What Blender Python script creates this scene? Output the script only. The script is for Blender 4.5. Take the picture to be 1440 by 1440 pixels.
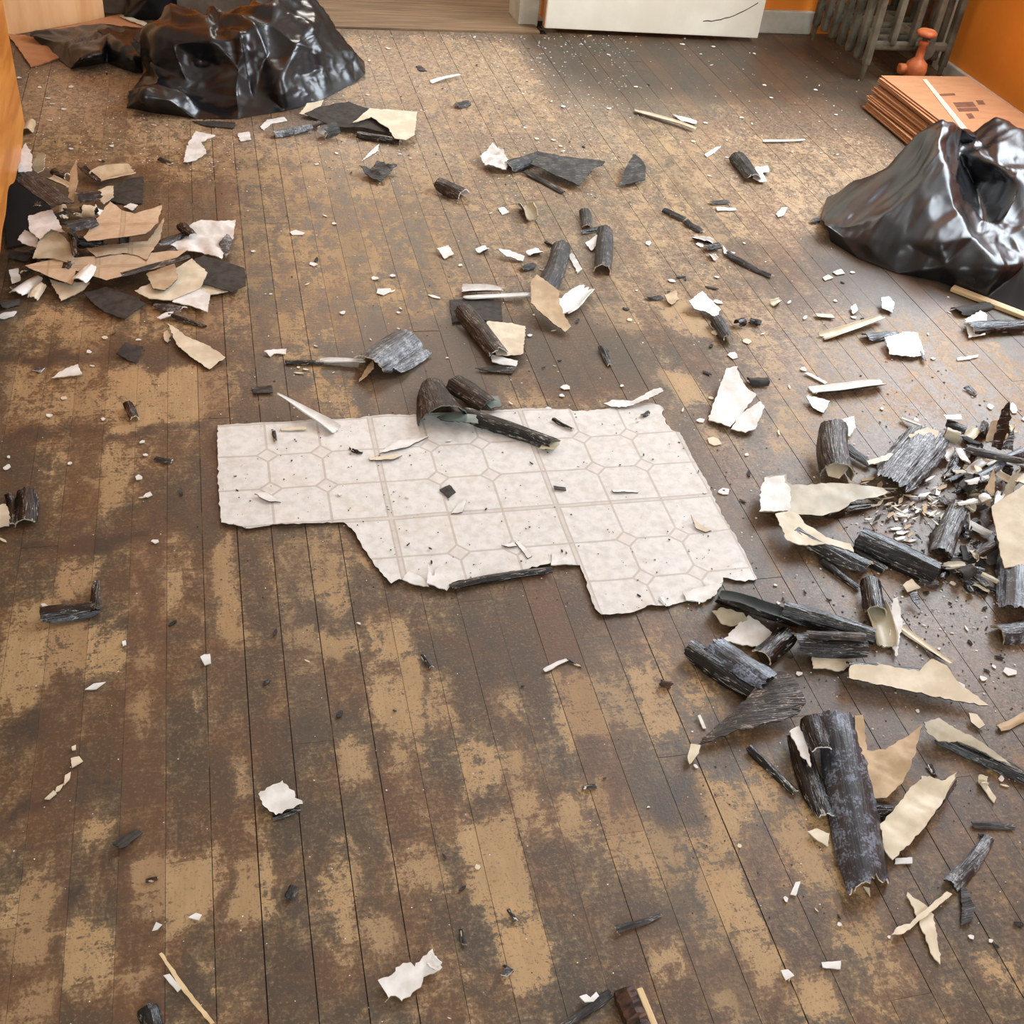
import bpy, bmesh, math, random
import numpy as np
from mathutils import Vector, Matrix, noise
from mathutils.geometry import delaunay_2d_cdt

for o in list(bpy.data.objects): bpy.data.objects.remove(o)
scene = bpy.context.scene
COL = scene.collection
random.seed(7)
PI = math.pi

# ------------------------------------------------------------------ camera
F_PX, YAW, TILT, ROLL = 1600.0, -0.303, 0.876, 0.126
CAM = Vector((-0.254, -1.522, 1.327))
ROT = Matrix.Rotation(YAW, 3, 'Z') @ Matrix.Rotation(TILT, 3, 'X') @ Matrix.Rotation(ROLL, 3, 'Z')
cd = bpy.data.cameras.new('camera'); cam = bpy.data.objects.new('camera', cd); COL.objects.link(cam)
cd.sensor_fit = 'HORIZONTAL'; cd.sensor_width = 36.0; cd.lens = 36.0 * F_PX / 1440.0
cd.clip_start = 0.01
cam.matrix_world = Matrix.Translation(CAM) @ ROT.to_4x4()
scene.camera = cam

# ------------------------------------------------------------------ world, light, exposure
w = bpy.data.worlds.new('world'); scene.world = w; w.use_nodes = True
w.node_tree.nodes['Background'].inputs[0].default_value = (0.75, 0.86, 1.0, 1)
w.node_tree.nodes['Background'].inputs[1].default_value = 1.0

def area(name, loc, target, sx, sy, power, color):
    l = bpy.data.lights.new(name, 'AREA'); l.shape = 'RECTANGLE'; l.size = sx; l.size_y = sy
    l.energy = power; l.color = color
    o = bpy.data.objects.new(name, l); COL.objects.link(o); o.location = loc
    o.rotation_euler = (Vector(target) - Vector(loc)).to_track_quat('-Z', 'Y').to_euler()
    return o
# daylight through the window in the right wall, through the window behind the camera, and a fill light added in the hall
area('window_daylight_side', (2.50, 1.50, 1.50), (0.0, 1.1, 0.95), 1.5, 1.5, 84, (0.82, 0.91, 1.0))
area('window_daylight_behind', (0.3, -2.70, 1.55), (0.3, 0, 1.2), 1.9, 1.5, 29, (0.94, 0.97, 1.0))
area('hall_fill', (0.5, 4.35, 1.9), (0.5, 2.6, 0.3), 0.8, 1.2, 30, (1.0, 0.95, 0.88))  # added lamp that brightens the threshold, no window behind it
vs = scene.view_settings
vs.view_transform = 'Standard'; vs.look = 'None'; vs.gamma = 1.0; vs.use_curve_mapping = False
vs.exposure = 0.66

# ------------------------------------------------------------------ geometry helpers
def ray(px, py):
    return ROT @ Vector((px - 720.0, 720.0 - py, -F_PX))
def fl(px, py, z=0.0):
    d = ray(px, py); return CAM + d * ((z - CAM.z) / d.z)
def yp(px, py, Y):
    d = ray(px, py); return CAM + d * ((Y - CAM.y) / d.y)
def pxm(px, py, z=0.0):
    """metres for one picture pixel of a thing standing at that place"""
    return (fl(px, py, z) - CAM).length / math.hypot(F_PX, math.hypot(px-720, py-720))

def link(name, me, mats, parent=None):
    for m in (mats if isinstance(mats, (list, tuple)) else [mats]): me.materials.append(m)
    o = bpy.data.objects.new(name, me); COL.objects.link(o)
    if parent is not None: o.parent = parent
    return o
def pydata(name, verts, faces, mats, parent=None, mi=None, smooth=False):
    me = bpy.data.meshes.new(name); me.from_pydata([tuple(v) for v in verts], [], faces)
    o = link(name, me, mats, parent)
    if mi is not None: me.polygons.foreach_set('material_index', mi)
    if smooth: me.polygons.foreach_set('use_smooth', [True]*len(me.polygons))
    me.update(); return o
def tag(o, label, cat, group=None, kind=None):
    if label: o['label'] = label
    if cat: o['category'] = cat
    if group: o['group'] = group
    if kind: o['kind'] = kind
    return o
def empty(name, loc=(0,0,0)):
    o = bpy.data.objects.new(name, None); COL.objects.link(o); o.location = loc; o.empty_display_size = .05; return o
def struct(o): o['kind'] = 'structure'; return o
def bm_obj(name, bm, mats, parent=None, smooth=False):
    me = bpy.data.meshes.new(name); bm.normal_update(); bm.to_mesh(me); bm.free()
    if smooth: me.polygons.foreach_set('use_smooth', [True]*len(me.polygons))
    return link(name, me, mats, parent)
def box(bm, x0, x1, y0, y1, z0, z1, bev=0.0):
    r = bmesh.ops.create_cube(bm, size=1.0)
    vsx = r['verts']
    for v in vsx:
        v.co = Vector((x0+(v.co.x+.5)*(x1-x0), y0+(v.co.y+.5)*(y1-y0), z0+(v.co.z+.5)*(z1-z0)))
    if bev:
        es = list({e for v in vsx for e in v.link_edges})
        bmesh.ops.bevel(bm, geom=es, offset=bev, segments=2, affect='EDGES', profile=.6)
def boxo(name, x0, x1, y0, y1, z0, z1, mat, parent=None, bev=0.0):
    bm = bmesh.new(); box(bm, x0, x1, y0, y1, z0, z1, bev); return bm_obj(name, bm, mat, parent)
def lathe(prof, n=20, mtx=None):
    bm = bmesh.new(); rings = []
    for r, z in prof:
        rings.append([bm.verts.new((r*math.cos(2*PI*k/n), r*math.sin(2*PI*k/n), z)) for k in range(n)])
    for a, b in zip(rings, rings[1:]):
        for k in range(n): bm.faces.new((a[k], a[(k+1)%n], b[(k+1)%n], b[k]))
    bm.faces.new(list(reversed(rings[0]))); bm.faces.new(rings[-1])
    if mtx is not None: bmesh.ops.transform(bm, matrix=mtx, verts=bm.verts)
    return bm
def nz(x, y=0.0, z=0.0): return noise.noise(Vector((x, y, z)))

# ------------------------------------------------------------------ material helpers
def srgb(r, g, b):
    f = lambda c: (c/255)/12.92 if c/255 <= .04045 else (((c/255)+.055)/1.055)**2.4
    return (f(r), f(g), f(b), 1.0)
class NT:
    def __init__(s, name):
        s.m = bpy.data.materials.new(name); s.m.use_nodes = True; s.t = s.m.node_tree
        s.b = s.t.nodes['Principled BSDF']; s.out = s.t.nodes['Material Output']
    def n(s, typ, **kw):
        nd = s.t.nodes.new(typ)
        for k, v in kw.items(): setattr(nd, k, v)
        return nd
    def put(s, sock, v):
        if v is None: return
        if isinstance(v, bpy.types.NodeSocket): s.t.links.new(v, sock)
        else: sock.default_value = v
    def M(s, op, a, b=None, c=None, clamp=False):
        nd = s.n('ShaderNodeMath', operation=op, use_clamp=clamp)
        for i, v in enumerate((a, b, c)): s.put(nd.inputs[i], v)
        return nd.outputs[0]
    def mix(s, fac, a, b, blend='MIX'):
        nd = s.n('ShaderNodeMix', data_type='RGBA', blend_type=blend)
        s.put(nd.inputs[0], fac); s.put(nd.inputs[6], a); s.put(nd.inputs[7], b); return nd.outputs[2]
    def noise(s, vec, scale, detail=4, rough=.55, dist=0.0):
        nd = s.n('ShaderNodeTexNoise'); s.put(nd.inputs['Vector'], vec)
        nd.inputs['Scale'].default_value = scale; nd.inputs['Detail'].default_value = detail
        nd.inputs['Roughness'].default_value = rough; nd.inputs['Distortion'].default_value = dist
        return nd.outputs['Fac']
    def mapv(s, vec, scale=(1,1,1), loc=(0,0,0), rot=(0,0,0)):
        nd = s.n('ShaderNodeMapping'); s.put(nd.inputs[0], vec)
        nd.inputs['Scale'].default_value = scale; s.put(nd.inputs['Location'], loc); nd.inputs['Rotation'].default_value = rot
        return nd.outputs[0]
    def smooth(s, x, a, b):
        nd = s.n('ShaderNodeMapRange', interpolation_type='SMOOTHSTEP'); s.put(nd.inputs[0], x)
        nd.inputs[1].default_value = a; nd.inputs[2].default_value = b; return nd.outputs[0]
    def bump(s, h, strength=.3, dist=.002):
        nd = s.n('ShaderNodeBump'); nd.inputs['Strength'].default_value = strength; nd.inputs['Distance'].default_value = dist
        s.put(nd.inputs['Height'], h); s.put(s.b.inputs['Normal'], nd.outputs[0])
    def obj(s): return s.n('ShaderNodeTexCoord').outputs['Object']
    def pos(s): return s.n('ShaderNodeNewGeometry').outputs['Position']
    def rnd(s): return s.n('ShaderNodeObjectInfo').outputs['Random']
    def done(s, col, rough=.6, spec=.5, coat=0):
        s.put(s.b.inputs['Base Color'], col); s.put(s.b.inputs['Roughness'], rough)
        s.put(s.b.inputs['Specular IOR Level'], spec)
        if coat: s.b.inputs['Coat Weight'].default_value = coat; s.b.inputs['Coat Roughness'].default_value = .15
        return s.m

def simple(name, c1, c2, scale=30, rough=.7, bump=.2, stretch=(1,1,1), spec=.4, detail=5, lo=.35, hi=.65, dist=.002):
    t = NT(name); v = t.mapv(t.obj(), stretch)
    n = t.noise(v, scale, detail, .6)
    t.bump(n, bump, dist)
    return t.done(t.mix(t.smooth(n, lo, hi), srgb(*c1), srgb(*c2)), rough, spec)

# --- floor boards
def floor_material():
    t = NT('worn_strip_boards'); p = t.pos(); r = t.rnd()
    sx = t.n('ShaderNodeCombineXYZ'); t.put(sx.inputs[2], t.M('MULTIPLY', r, 37.0))
    off = sx.outputs[0]
    at = t.n('ShaderNodeAttribute', attribute_name='bare').outputs['Fac']
    dk = t.n('ShaderNodeAttribute', attribute_name='grime_shade').outputs['Fac']
    du = t.n('ShaderNodeAttribute', attribute_name='dust').outputs['Fac']
    vp = t.mapv(p, (1, .6, 1))
    n1 = t.noise(vp, 26, 10, .70, .8)
    vb = t.n('ShaderNodeVectorMath', operation='ADD'); t.put(vb.inputs[0], t.mapv(p, (1, .35, 1))); t.put(vb.inputs[1], off)
    n2 = t.noise(vb.outputs[0], 18, 6, .6)
    n3 = t.noise(p, 190, 6, .72)
    n4 = t.noise(t.mapv(p, (1, 1, 1), (3, 5, 0)), 7, 7, .66)
    n5 = t.noise(t.mapv(p, (1, .8, 1), (7, 1, 2)), 75, 7, .68, .5)
    grain = t.noise(t.mapv(p, (260, 7, 1)), 1.0, 4, .6)
    cross = t.noise(t.mapv(p, (10, 170, 1)), 1.0, 4, .6, .4)
    q = t.M('ADD', t.M('MULTIPLY', at, .84), t.M('MULTIPLY', t.M('SUBTRACT', n1, .5), 2.1))
    q = t.M('ADD', q, t.M('MULTIPLY', t.M('SUBTRACT', n2, .5), 1.0))
    q = t.M('ADD', q, t.M('MULTIPLY', t.M('SUBTRACT', n5, .5), 1.5))
    q = t.M('ADD', q, t.M('MULTIPLY', t.M('SUBTRACT', n3, .5), 1.7))
    q = t.M('ADD', q, t.M('MULTIPLY', t.M('SUBTRACT', cross, .5), .7))
    q = t.M('ADD', t.M('SUBTRACT', q, t.M('MULTIPLY', dk, .55)), .05)
    tan = t.smooth(q, .33, .55)
    half = t.smooth(q, -.15, .40)
    brown = t.mix(t.smooth(n4, .38, .60), srgb(84, 63, 43), srgb(70, 60, 47))
    brown = t.mix(t.M('MULTIPLY', t.smooth(n2, .5, .72), .7), brown, srgb(94, 68, 50))
    brown = t.mix(t.M('MULTIPLY', t.smooth(n5, .45, .70), .5), brown, srgb(56, 49, 43))
    brown = t.mix(t.M('MULTIPLY', t.smooth(n3, .52, .72), .6), brown, srgb(140, 118, 94))
    mid = t.mix(t.smooth(n4, .4, .6), srgb(126, 98, 66), srgb(114, 98, 72))
    tanc = t.mix(t.smooth(n2, .3, .7), srgb(174, 148, 108), srgb(156, 130, 92))
    tanc = t.mix(t.M('MULTIPLY', t.smooth(n4, .45, .65), .5), tanc, srgb(184, 150, 104))
    tanc = t.mix(t.M('MULTIPLY', t.smooth(grain, .35, .75), .35), tanc, srgb(146, 114, 76))
    tanc = t.mix(t.M('MULTIPLY', t.smooth(t.M('ADD', n3, t.M('MULTIPLY', n5, .5)), .78, .92), .7), tanc, srgb(110, 88, 64))
    c = t.mix(t.M('MULTIPLY', half, .7), brown, mid)
    c = t.mix(t.M('MULTIPLY', tan, .95), c, tanc)
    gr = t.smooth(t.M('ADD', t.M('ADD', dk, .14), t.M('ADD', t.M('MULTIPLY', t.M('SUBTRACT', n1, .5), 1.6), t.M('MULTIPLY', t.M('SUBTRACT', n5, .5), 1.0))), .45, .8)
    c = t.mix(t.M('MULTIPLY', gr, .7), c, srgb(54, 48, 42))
    c = t.mix(t.M('MULTIPLY', t.smooth(r, .7, 1), .34), c, srgb(104, 70, 46))
    c = t.mix(t.M('MULTIPLY', t.smooth(r, .3, 0), .34), c, srgb(80, 74, 62))
    dustf = t.M('MULTIPLY', du, t.M('ADD', .2, t.M('MULTIPLY', t.smooth(t.M('ADD', n5, n3), .8, 1.25), 1.2)), clamp=True)
    c = t.mix(dustf, c, srgb(198, 174, 148))
    h = t.M('ADD', t.M('MULTIPLY', tan, -.5), t.M('ADD', t.M('MULTIPLY', n3, .9), t.M('MULTIPLY', grain, .25)))
    t.bump(h, .4, .0014)
    return t.done(c, t.mix(tan, (.46,)*3+(1,), (.6,)*3+(1,)), .5)

# --- printed sheet vinyl: octagons and diamonds between double lines
def vinyl_pattern(name, base1, base2, line):
    t = NT(name); p = t.obj(); sp = t.n('ShaderNodeSeparateXYZ'); t.put(sp.inputs[0], p)
    T = 3.063
    def fold(c):
        u = t.M('DIVIDE', c, .1)
        k = t.M('SUBTRACT', t.M('PINGPONG', u, T/2), 0.0)          # 0 at a double line .. T/2 mid repeat
        return k
    ku, kv = fold(sp.outputs[0]), fold(sp.outputs[1])
    a = 1.0315
    du, dv = t.M('SUBTRACT', ku, a), t.M('SUBTRACT', kv, a)
    adu, adv = t.M('ABSOLUTE', du), t.M('ABSOLUTE', dv)
    wl = .022
    s1 = t.M('MAXIMUM', t.M('LESS_THAN', adu, wl), t.M('LESS_THAN', adv, wl))
    m = t.M('ADD', adu, adv)
    inside = t.M('LESS_THAN', m, .19)
    rim = t.M('LESS_THAN', t.M('ABSOLUTE', t.M('SUBTRACT', m, .20)), .03)
    single = t.M('MAXIMUM', t.M('MULTIPLY', s1, t.M('SUBTRACT', 1.0, inside)), rim)
    dl = t.M('MINIMUM', ku, kv)
    dbl = t.M('LESS_THAN', t.M('ABSOLUTE', t.M('SUBTRACT', dl, .045)), .016)
    core = t.M('LESS_THAN', dl, .045)
    n = t.noise(p, 60, 6, .65); n2 = t.noise(p, 14, 4, .6)
    c = t.mix(t.smooth(n, .35, .7), srgb(*base1), srgb(*base2))
    c = t.mix(t.M('MULTIPLY', t.smooth(n2, .5, .75), .28), c, srgb(205, 185, 160))
    c = t.mix(t.M('MULTIPLY', core, .35), c, srgb(*line))
    c = t.mix(t.M('MULTIPLY', inside, .2), c, srgb(200, 184, 174))
    c = t.mix(t.M('MULTIPLY', t.M('MAXIMUM', single, dbl), .62), c, srgb(*line))
    n3 = t.noise(p, 330, 3, .6)
    c = t.mix(t.M('MULTIPLY', t.smooth(n3, .68, .74), .6), c, srgb(120, 100, 82))
    t.bump(t.M('ADD', t.M('MULTIPLY', n, .5), t.M('MULTIPLY', single, -.6)), .25, .0008)
    return t.done(c, .42, .45)

def backing(name, dark, mid, streak, rough=.42, streaks=.5, spec=.5, blotch=0.0, blotchc=(120,120,125), bk=.6):
    """black felt backing, cracked into ridges along the roll"""
    t = NT(name); o = t.obj()
    v = t.mapv(o, (9, 130, 130)); v2 = t.mapv(o, (16, 300, 300))
    n = t.noise(v, 1.0, 3, .6, .5); n2 = t.noise(v2, 1.0, 3, .6); n3 = t.noise(o, 45, 5, .6); n4 = t.noise(o, 260, 4, .65)
    c = t.mix(t.smooth(n3, .35, .7), srgb(*dark), srgb(*mid))
    ln = t.M('ABSOLUTE', t.M('SUBTRACT', t.M('ADD', n, t.M('MULTIPLY', n2, .22)), .61))
    st = t.M('MULTIPLY', t.smooth(ln, .017, .003), t.smooth(n3, .42, .62))
    c = t.mix(t.M('MULTIPLY', st, streaks), c, srgb(*streak))
    if blotch:
        c = t.mix(t.M('MULTIPLY', t.smooth(t.M('ADD', n3, n4), 1.0, 1.16), blotch), c, srgb(*blotchc))
    t.bump(t.M('ADD', n, t.M('ADD', t.M('MULTIPLY', n2, .6), t.M('MULTIPLY', n4, .2))), bk, .005)
    return t.done(c, rough, spec)

MAT = {}
MAT['floor'] = floor_material()
MAT['vinyl'] = vinyl_pattern('printed_sheet_vinyl', (212, 212, 208), (194, 192, 186), (164, 154, 143))
MAT['black'] = backing('black_felt_backing', (13, 13, 14), (26, 25, 25), (196, 192, 182), .27, .75, .45, bk=.5)
MAT['brownblack'] = backing('brown_black_backing', (34, 28, 24), (60, 50, 43), (196, 184, 168), .36, .85, .4, bk=.8)
MAT['grey'] = backing('grey_backing', (32, 32, 31), (64, 63, 61), (170, 167, 160), .5, .65, .4, bk=.9)
MAT['silver'] = backing('silvered_backing', (38, 40, 43), (80, 84, 88), (206, 210, 214), .28, .7, .6, .55, (168, 176, 182), .8)
MAT['speckle'] = backing('blue_speckled_backing', (40, 42, 46), (60, 63, 70), (90, 95, 110), .34, .06, .5, .58, (132, 145, 164), .3)
MAT['char'] = simple('charcoal_backing', (42, 39, 36), (62, 58, 53), 60, .75, .5)
MAT['cream'] = simple('cream_vinyl_face', (216, 206, 182), (196, 184, 158), 25, .5, .12)
MAT['white'] = simple('white_torn_vinyl', (226, 226, 223), (206, 204, 197), 35, .55, .18)
MAT['tan'] = vinyl_pattern('tan_printed_vinyl', (198, 178, 150), (182, 158, 128), (158, 136, 112))
MAT['tanpaper'] = simple('tan_paper', (194, 172, 140), (170, 146, 114), 22, .7, .15)
MAT['olive'] = simple('olive_inner_face', (184, 176, 152), (154, 146, 122), 18, .45, .1)  # cream tone darkened to paint in the shading inside the curls
MAT['teal'] = simple('teal_inner_face', (120, 134, 126), (84, 98, 94), 16, .4, .1)
MAT['darkteal'] = simple('dark_teal_face', (30, 38, 40), (44, 54, 54), 20, .4, .2)
MAT['orange_wall'] = simple('orange_wall_paint', (246, 148, 52), (240, 140, 44), 5, .55, .06)
MAT['white_paint'] = simple('beige_wall_paint', (182, 168, 148), (174, 160, 140), 4, .7, .05)
MAT['door'] = simple('cream_door_paint', (234, 229, 210), (222, 215, 194), 4, .42, .08)
MAT['door_edge'] = simple('bare_door_edge', (206, 168, 130), (184, 146, 110), 12, .6, .15, (1, 1, .1))
MAT['trim'] = simple('aged_trim_paint', (208, 206, 190), (182, 178, 160), 9, .5, .15)
MAT['iron'] = simple('grey_painted_iron', (108, 102, 85), (66, 60, 49), 12, .5, .3)
MAT['dark'] = simple('dark_void_shade', (30, 26, 22), (22, 20, 18), 10, .85, .1)  # near-black colour standing in for shade in the toe kick and alcove
MAT['valve'] = simple('orange_painted_valve', (206, 116, 66), (176, 92, 50), 25, .5, .2)
MAT['cardboard'] = simple('brown_cardboard', (184, 132, 92), (174, 122, 84), 9, .85, .05, (1, 3, 1))
MAT['cardboard_edge'] = simple('cardboard_edge', (178, 124, 82), (140, 94, 60), 120, .9, .3, (1, 1, 4))
MAT['ink'] = simple('brown_ink', (120, 78, 56), (100, 64, 46), 60, .8, .05)
MAT['strap'] = simple('pale_strap', (228, 204, 184), (214, 188, 166), 20, .5, .05)
MAT['honey'] = simple('honey_wood', (206, 136, 62), (178, 106, 42), 3.2, .32, .08, (1, 1, 7), .5, 6)
MAT['peach'] = simple('peach_wood', (226, 178, 130), (206, 150, 98), 3, .38, .08, (3, 3, .5), .5, 5)
MAT['hall'] = simple('hall_board', (138, 112, 82), (104, 82, 58), 8, .5, .12, (.5, 9, 1), .4, 7)
MAT['subfloor'] = simple('gap_filler', (24, 19, 15), (150, 122, 80), 7, .9, .1, (1, 1, 1), .2, 5, .55, .62)
MAT['stick'] = simple('pale_wood_strip', (222, 200, 160), (200, 174, 130), 14, .6, .15, (.3, 3, 3))
MAT['bark'] = simple('tarry_strip', (30, 20, 15), (84, 54, 36), 60, .6, .6)
MAT['ceiling'] = simple('ceiling_paint', (232, 228, 220), (226, 222, 212), 3, .8, .04)

def plastic():
    t = NT('black_bin_bag_plastic'); o = t.obj()
    nd = t.n('ShaderNodeTexNoise'); nd.noise_type = 'RIDGED_MULTIFRACTAL'; t.put(nd.inputs['Vector'], o); nd.inputs['Scale'].default_value = 14; nd.inputs['Detail'].default_value = 3
    n = nd.outputs['Fac']; n2 = t.noise(o, 8, 3, .5)
    t.bump(n, .25, .004)
    c = t.mix(t.smooth(n2, .45, .75), srgb(16, 18, 21), srgb(28, 29, 31))
    return t.done(c, t.mix(n2, (.20,)*3+(1,), (.42,)*3+(1,)), .55)
MAT['plastic'] = plastic()

# ------------------------------------------------------------------ floor
FX0, FX1, FY0, FY1 = -1.30, 2.70, -1.30, 2.645
PITCH = 0.058
TAN = [ # picture boxes of bare pale wood (x0,x1,y0,y1,strength)
(150,292,515,600,.8),(40,150,540,602,.5),(75,150,465,532,.6),(298,322,515,575,.6),(140,195,610,720,.5),(55,100,600,700,.35),(85,135,770,845,.7),
(10,82,835,965,.75),(65,122,868,945,.8),(120,178,880,948,.85),(178,232,905,935,.55),(232,262,740,860,.45),(303,332,760,900,.75),(310,347,868,900,.7),(0,52,970,1015,.6),
(180,207,972,1012,.6),(400,485,893,922,.8),(403,452,930,952,.6),(322,360,1065,1132,.8),(100,168,1155,1182,.5),(0,78,1245,1332,.75),(192,302,1210,1298,.85),(322,392,1195,1292,.8),
(98,162,1300,1402,.7),(160,206,1350,1402,.6),(8,82,1368,1440,.75),(375,442,1388,1432,.4),(448,482,1175,1242,.7),(512,578,870,912,.8),(458,502,893,912,.7),(522,592,918,1012,.85),
(472,528,1028,1092,.8),(550,602,1008,1072,.5),(603,642,955,1015,.5),(640,702,1050,1108,.75),(688,726,948,1002,.5),(718,742,1068,1112,.5),(783,852,930,1057,.75),(733,782,1118,1172,.65),
(658,742,1148,1292,.85),(713,782,1308,1402,.95),(553,622,1178,1242,.6),(458,512,1188,1295,.65),(488,552,1268,1342,.65),(840,892,918,1032,.6),(893,947,898,1052,.7),(788,862,1108,1162,.6),
(858,932,1148,1252,.55),(908,962,1298,1382,.85),(953,1027,1103,1202,.95),(998,1052,1093,1172,.75),(1048,1112,1078,1142,.7),(983,1062,1208,1302,.8),(898,962,1138,1262,.65),
(968,1012,1248,1342,.6),(1028,1082,1248,1372,.7),(1098,1182,1128,1262,.6),(1118,1182,1368,1440,.75),(988,1042,1388,1432,.6),(1180,1260,1290,1400,.4),
(20,140,440,480,.55),(200,330,440,480,.45),(330,390,280,420,.45),(400,560,320,430,.5),(380,440,430,520,.55),(440,500,520,600,.5),(560,600,700,760,.2),
(830,900,430,465,.7),(945,987,525,567,.95),(925,985,415,470,.7),(985,1040,600,640,.3),(1070,1140,560,640,.45),(700,760,520,580,.45),(600,660,330,420,.35),(1100,1260,240,330,.45),
(880,1010,170,330,.4),(450,640,200,300,.45),(300,460,200,260,.5),(190,330,170,230,.5),(60,200,120,210,.4),(1030,1130,420,520,.4),(1330,1440,470,560,.45),(320,345,600,640,.3),(380,480,740,860,.35),
(420,520,770,800,.5),(820,960,880,960,.4),(950,1000,940,1010,.55),(1240,1300,1110,1170,.4),(1200,1260,1060,1110,.4),(1300,1350,1390,1440,.4),(1380,1440,1330,1400,.5),(600,660,1320,1400,.3),(30,330,100,230,.38),(230,700,180,330,.32),(320,620,320,470,.30),(20,300,430,470,.4),(640,1000,200,420,.25),(1000,1300,180,330,.3),(480,760,50,180,.4),(1050,1440,430,600,.3),(240,330,520,600,.4),(0,60,480,600,.35),(700,960,560,580,.2),(600,640,830,900,.3)]
DARK = [(0,150,498,512,.8),(15,222,752,768,.8),(0,300,600,612,.6),(0,60,690,745,.6),(60,300,480,505,.35),(760,1210,55,140,.5),(1040,1215,100,190,.4),(300,500,600,700,.3),(340,460,1010,1060,.4),
(0,70,1140,1160,.9),(80,120,1235,1290,.7),(160,200,1165,1200,.6),(0,60,1010,1050,.6),(860,960,1230,1340,.35),(920,1000,1090,1180,.75),(1000,1060,1160,1230,.3),(930,1000,1230,1290,.4),
(1160,1330,330,440,.55),(1200,1440,850,1000,.4),(1080,1180,830,960,.4),(530,900,440,560,.4),(640,900,830,960,.35),(600,760,880,980,.3),(270,420,1050,1130,.35),(70,180,1040,1120,.45),(40,110,1390,1430,.3),  # first box paints the right bag's cast shadow onto the boards
(380,460,1350,1440,.5),(240,420,580,600,.3),(200,320,690,760,.45),(220,330,250,330,.35),(350,500,400,440,.3),(0,40,600,700,.4)]
DUST = [(470,760,48,150,.55),(440,900,120,240,.35),(180,520,160,215,.25),(960,1300,140,330,.28),(40,200,90,170,.4),(640,1000,230,420,.18),(1080,1440,420,640,.25),(1200,1440,780,1010,.22),(1000,1200,560,720,.15)]
def blobs(lst):
    out = []
    for x0, x1, y0, y1, s in lst:
        cx, cy = (x0+x1)/2, (y0+y1)/2
        c = fl(cx, cy)
        hx = (fl(x1, cy)-fl(x0, cy)).length/2
        hy = abs(fl(cx, y1).y - fl(cx, y0).y)/2
        out.append((c.x, c.y, hx, hy, s))
    return np.array(out)
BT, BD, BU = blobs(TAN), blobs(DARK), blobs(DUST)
def field(P, B, soft=.018):
    v = np.zeros(len(P)); wx = np.array([nz(x*16, y*10, 1.3) for x, y in P]); wy = np.array([nz(x*16, y*10, 7.7) for x, y in P])
    P = P + np.c_[wx*.016, wy*.045]
    for cx, cy, hx, hy, s in B:
        sfx = min(soft, hx*.7)*1.0; sfy = min(soft*1.8, hy*.7)
        a = np.clip((hx + sfx - np.abs(P[:, 0]-cx))/(2*sfx), 0, 1); b = np.clip((hy + sfy - np.abs(P[:, 1]-cy))/(2*sfy), 0, 1)
        v = np.maximum(v, a*a*(3-2*a)*b*b*(3-2*b)*s)
    return v

floor = struct(pydata('floor', [(-1.45, -2.85, -.0018), (2.85, -2.85, -.0018), (2.85, 2.80, -.0018), (-1.45, 2.80, -.0018)], [(0, 1, 2, 3)], MAT['subfloor']))
def make_board(xa, xb, ya, yb, z):
    nx = 5; ny = max(3, int((yb-ya)/.022))
    xs = np.linspace(xa, xb, nx+1); ys = np.linspace(ya, yb, ny+1)
    cx, cy = (xa+xb)/2, ya
    V = []; Fc = []
    for y in ys:
        for x in xs: V.append((x-cx, y-cy, 0.0))
    n0 = nx+1
    for j in range(ny):
        for i in range(nx): a = j*n0+i; Fc.append((a, a+1, a+1+n0, a+n0))
    b = len(V)
    for (x, y) in ((xa, ya), (xb, ya), (xb, yb), (xa, yb)): V.append((x-cx, y-cy, -.014))
    t = [0, nx, ny*n0+nx, ny*n0]
    for k in range(4): Fc.append((t[k], b+k, b+(k+1)%4, t[(k+1)%4]))
    o = pydata('floor_board', V, Fc, MAT['floor'], floor)
    o.location = (cx, cy, z)
    P = np.array([(v[0]+cx, v[1]+cy) for v in V])
    for nm, B, sf in (('bare', BT, .012), ('grime_shade', BD, .03), ('dust', BU, .12)):
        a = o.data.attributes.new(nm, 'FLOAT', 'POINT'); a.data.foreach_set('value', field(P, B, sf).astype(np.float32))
rb = random.Random(21)
kmin = math.ceil((FX0-.081)/PITCH); kmax = int((FX1-.081)/PITCH)
for k in range(kmin, kmax):
    xa = .081 + PITCH*k; g = rb.choice((.0003, .0004, .0005, .0008, .0012, .0018))*.5
    y = FY0 - rb.uniform(0, .9)
    FY1 = 2.645 if -.12 < xa < .90 else 2.745
    while y < FY1:
        L = rb.choice((.75, 1.0, 1.3, 1.6, 2.0))*rb.uniform(.85, 1.15)
        ya, yb = max(y, FY0), min(y+L, FY1)
        if FY1 - yb < .15: yb = FY1
        if yb-ya > .05 and fl(0, 0).x < 9:
            make_board(xa+g, xa+PITCH-g, ya+.0003, yb-.0003, rb.uniform(-.0006, .0003))
        y = yb if yb < FY1 else FY1+1

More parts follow.
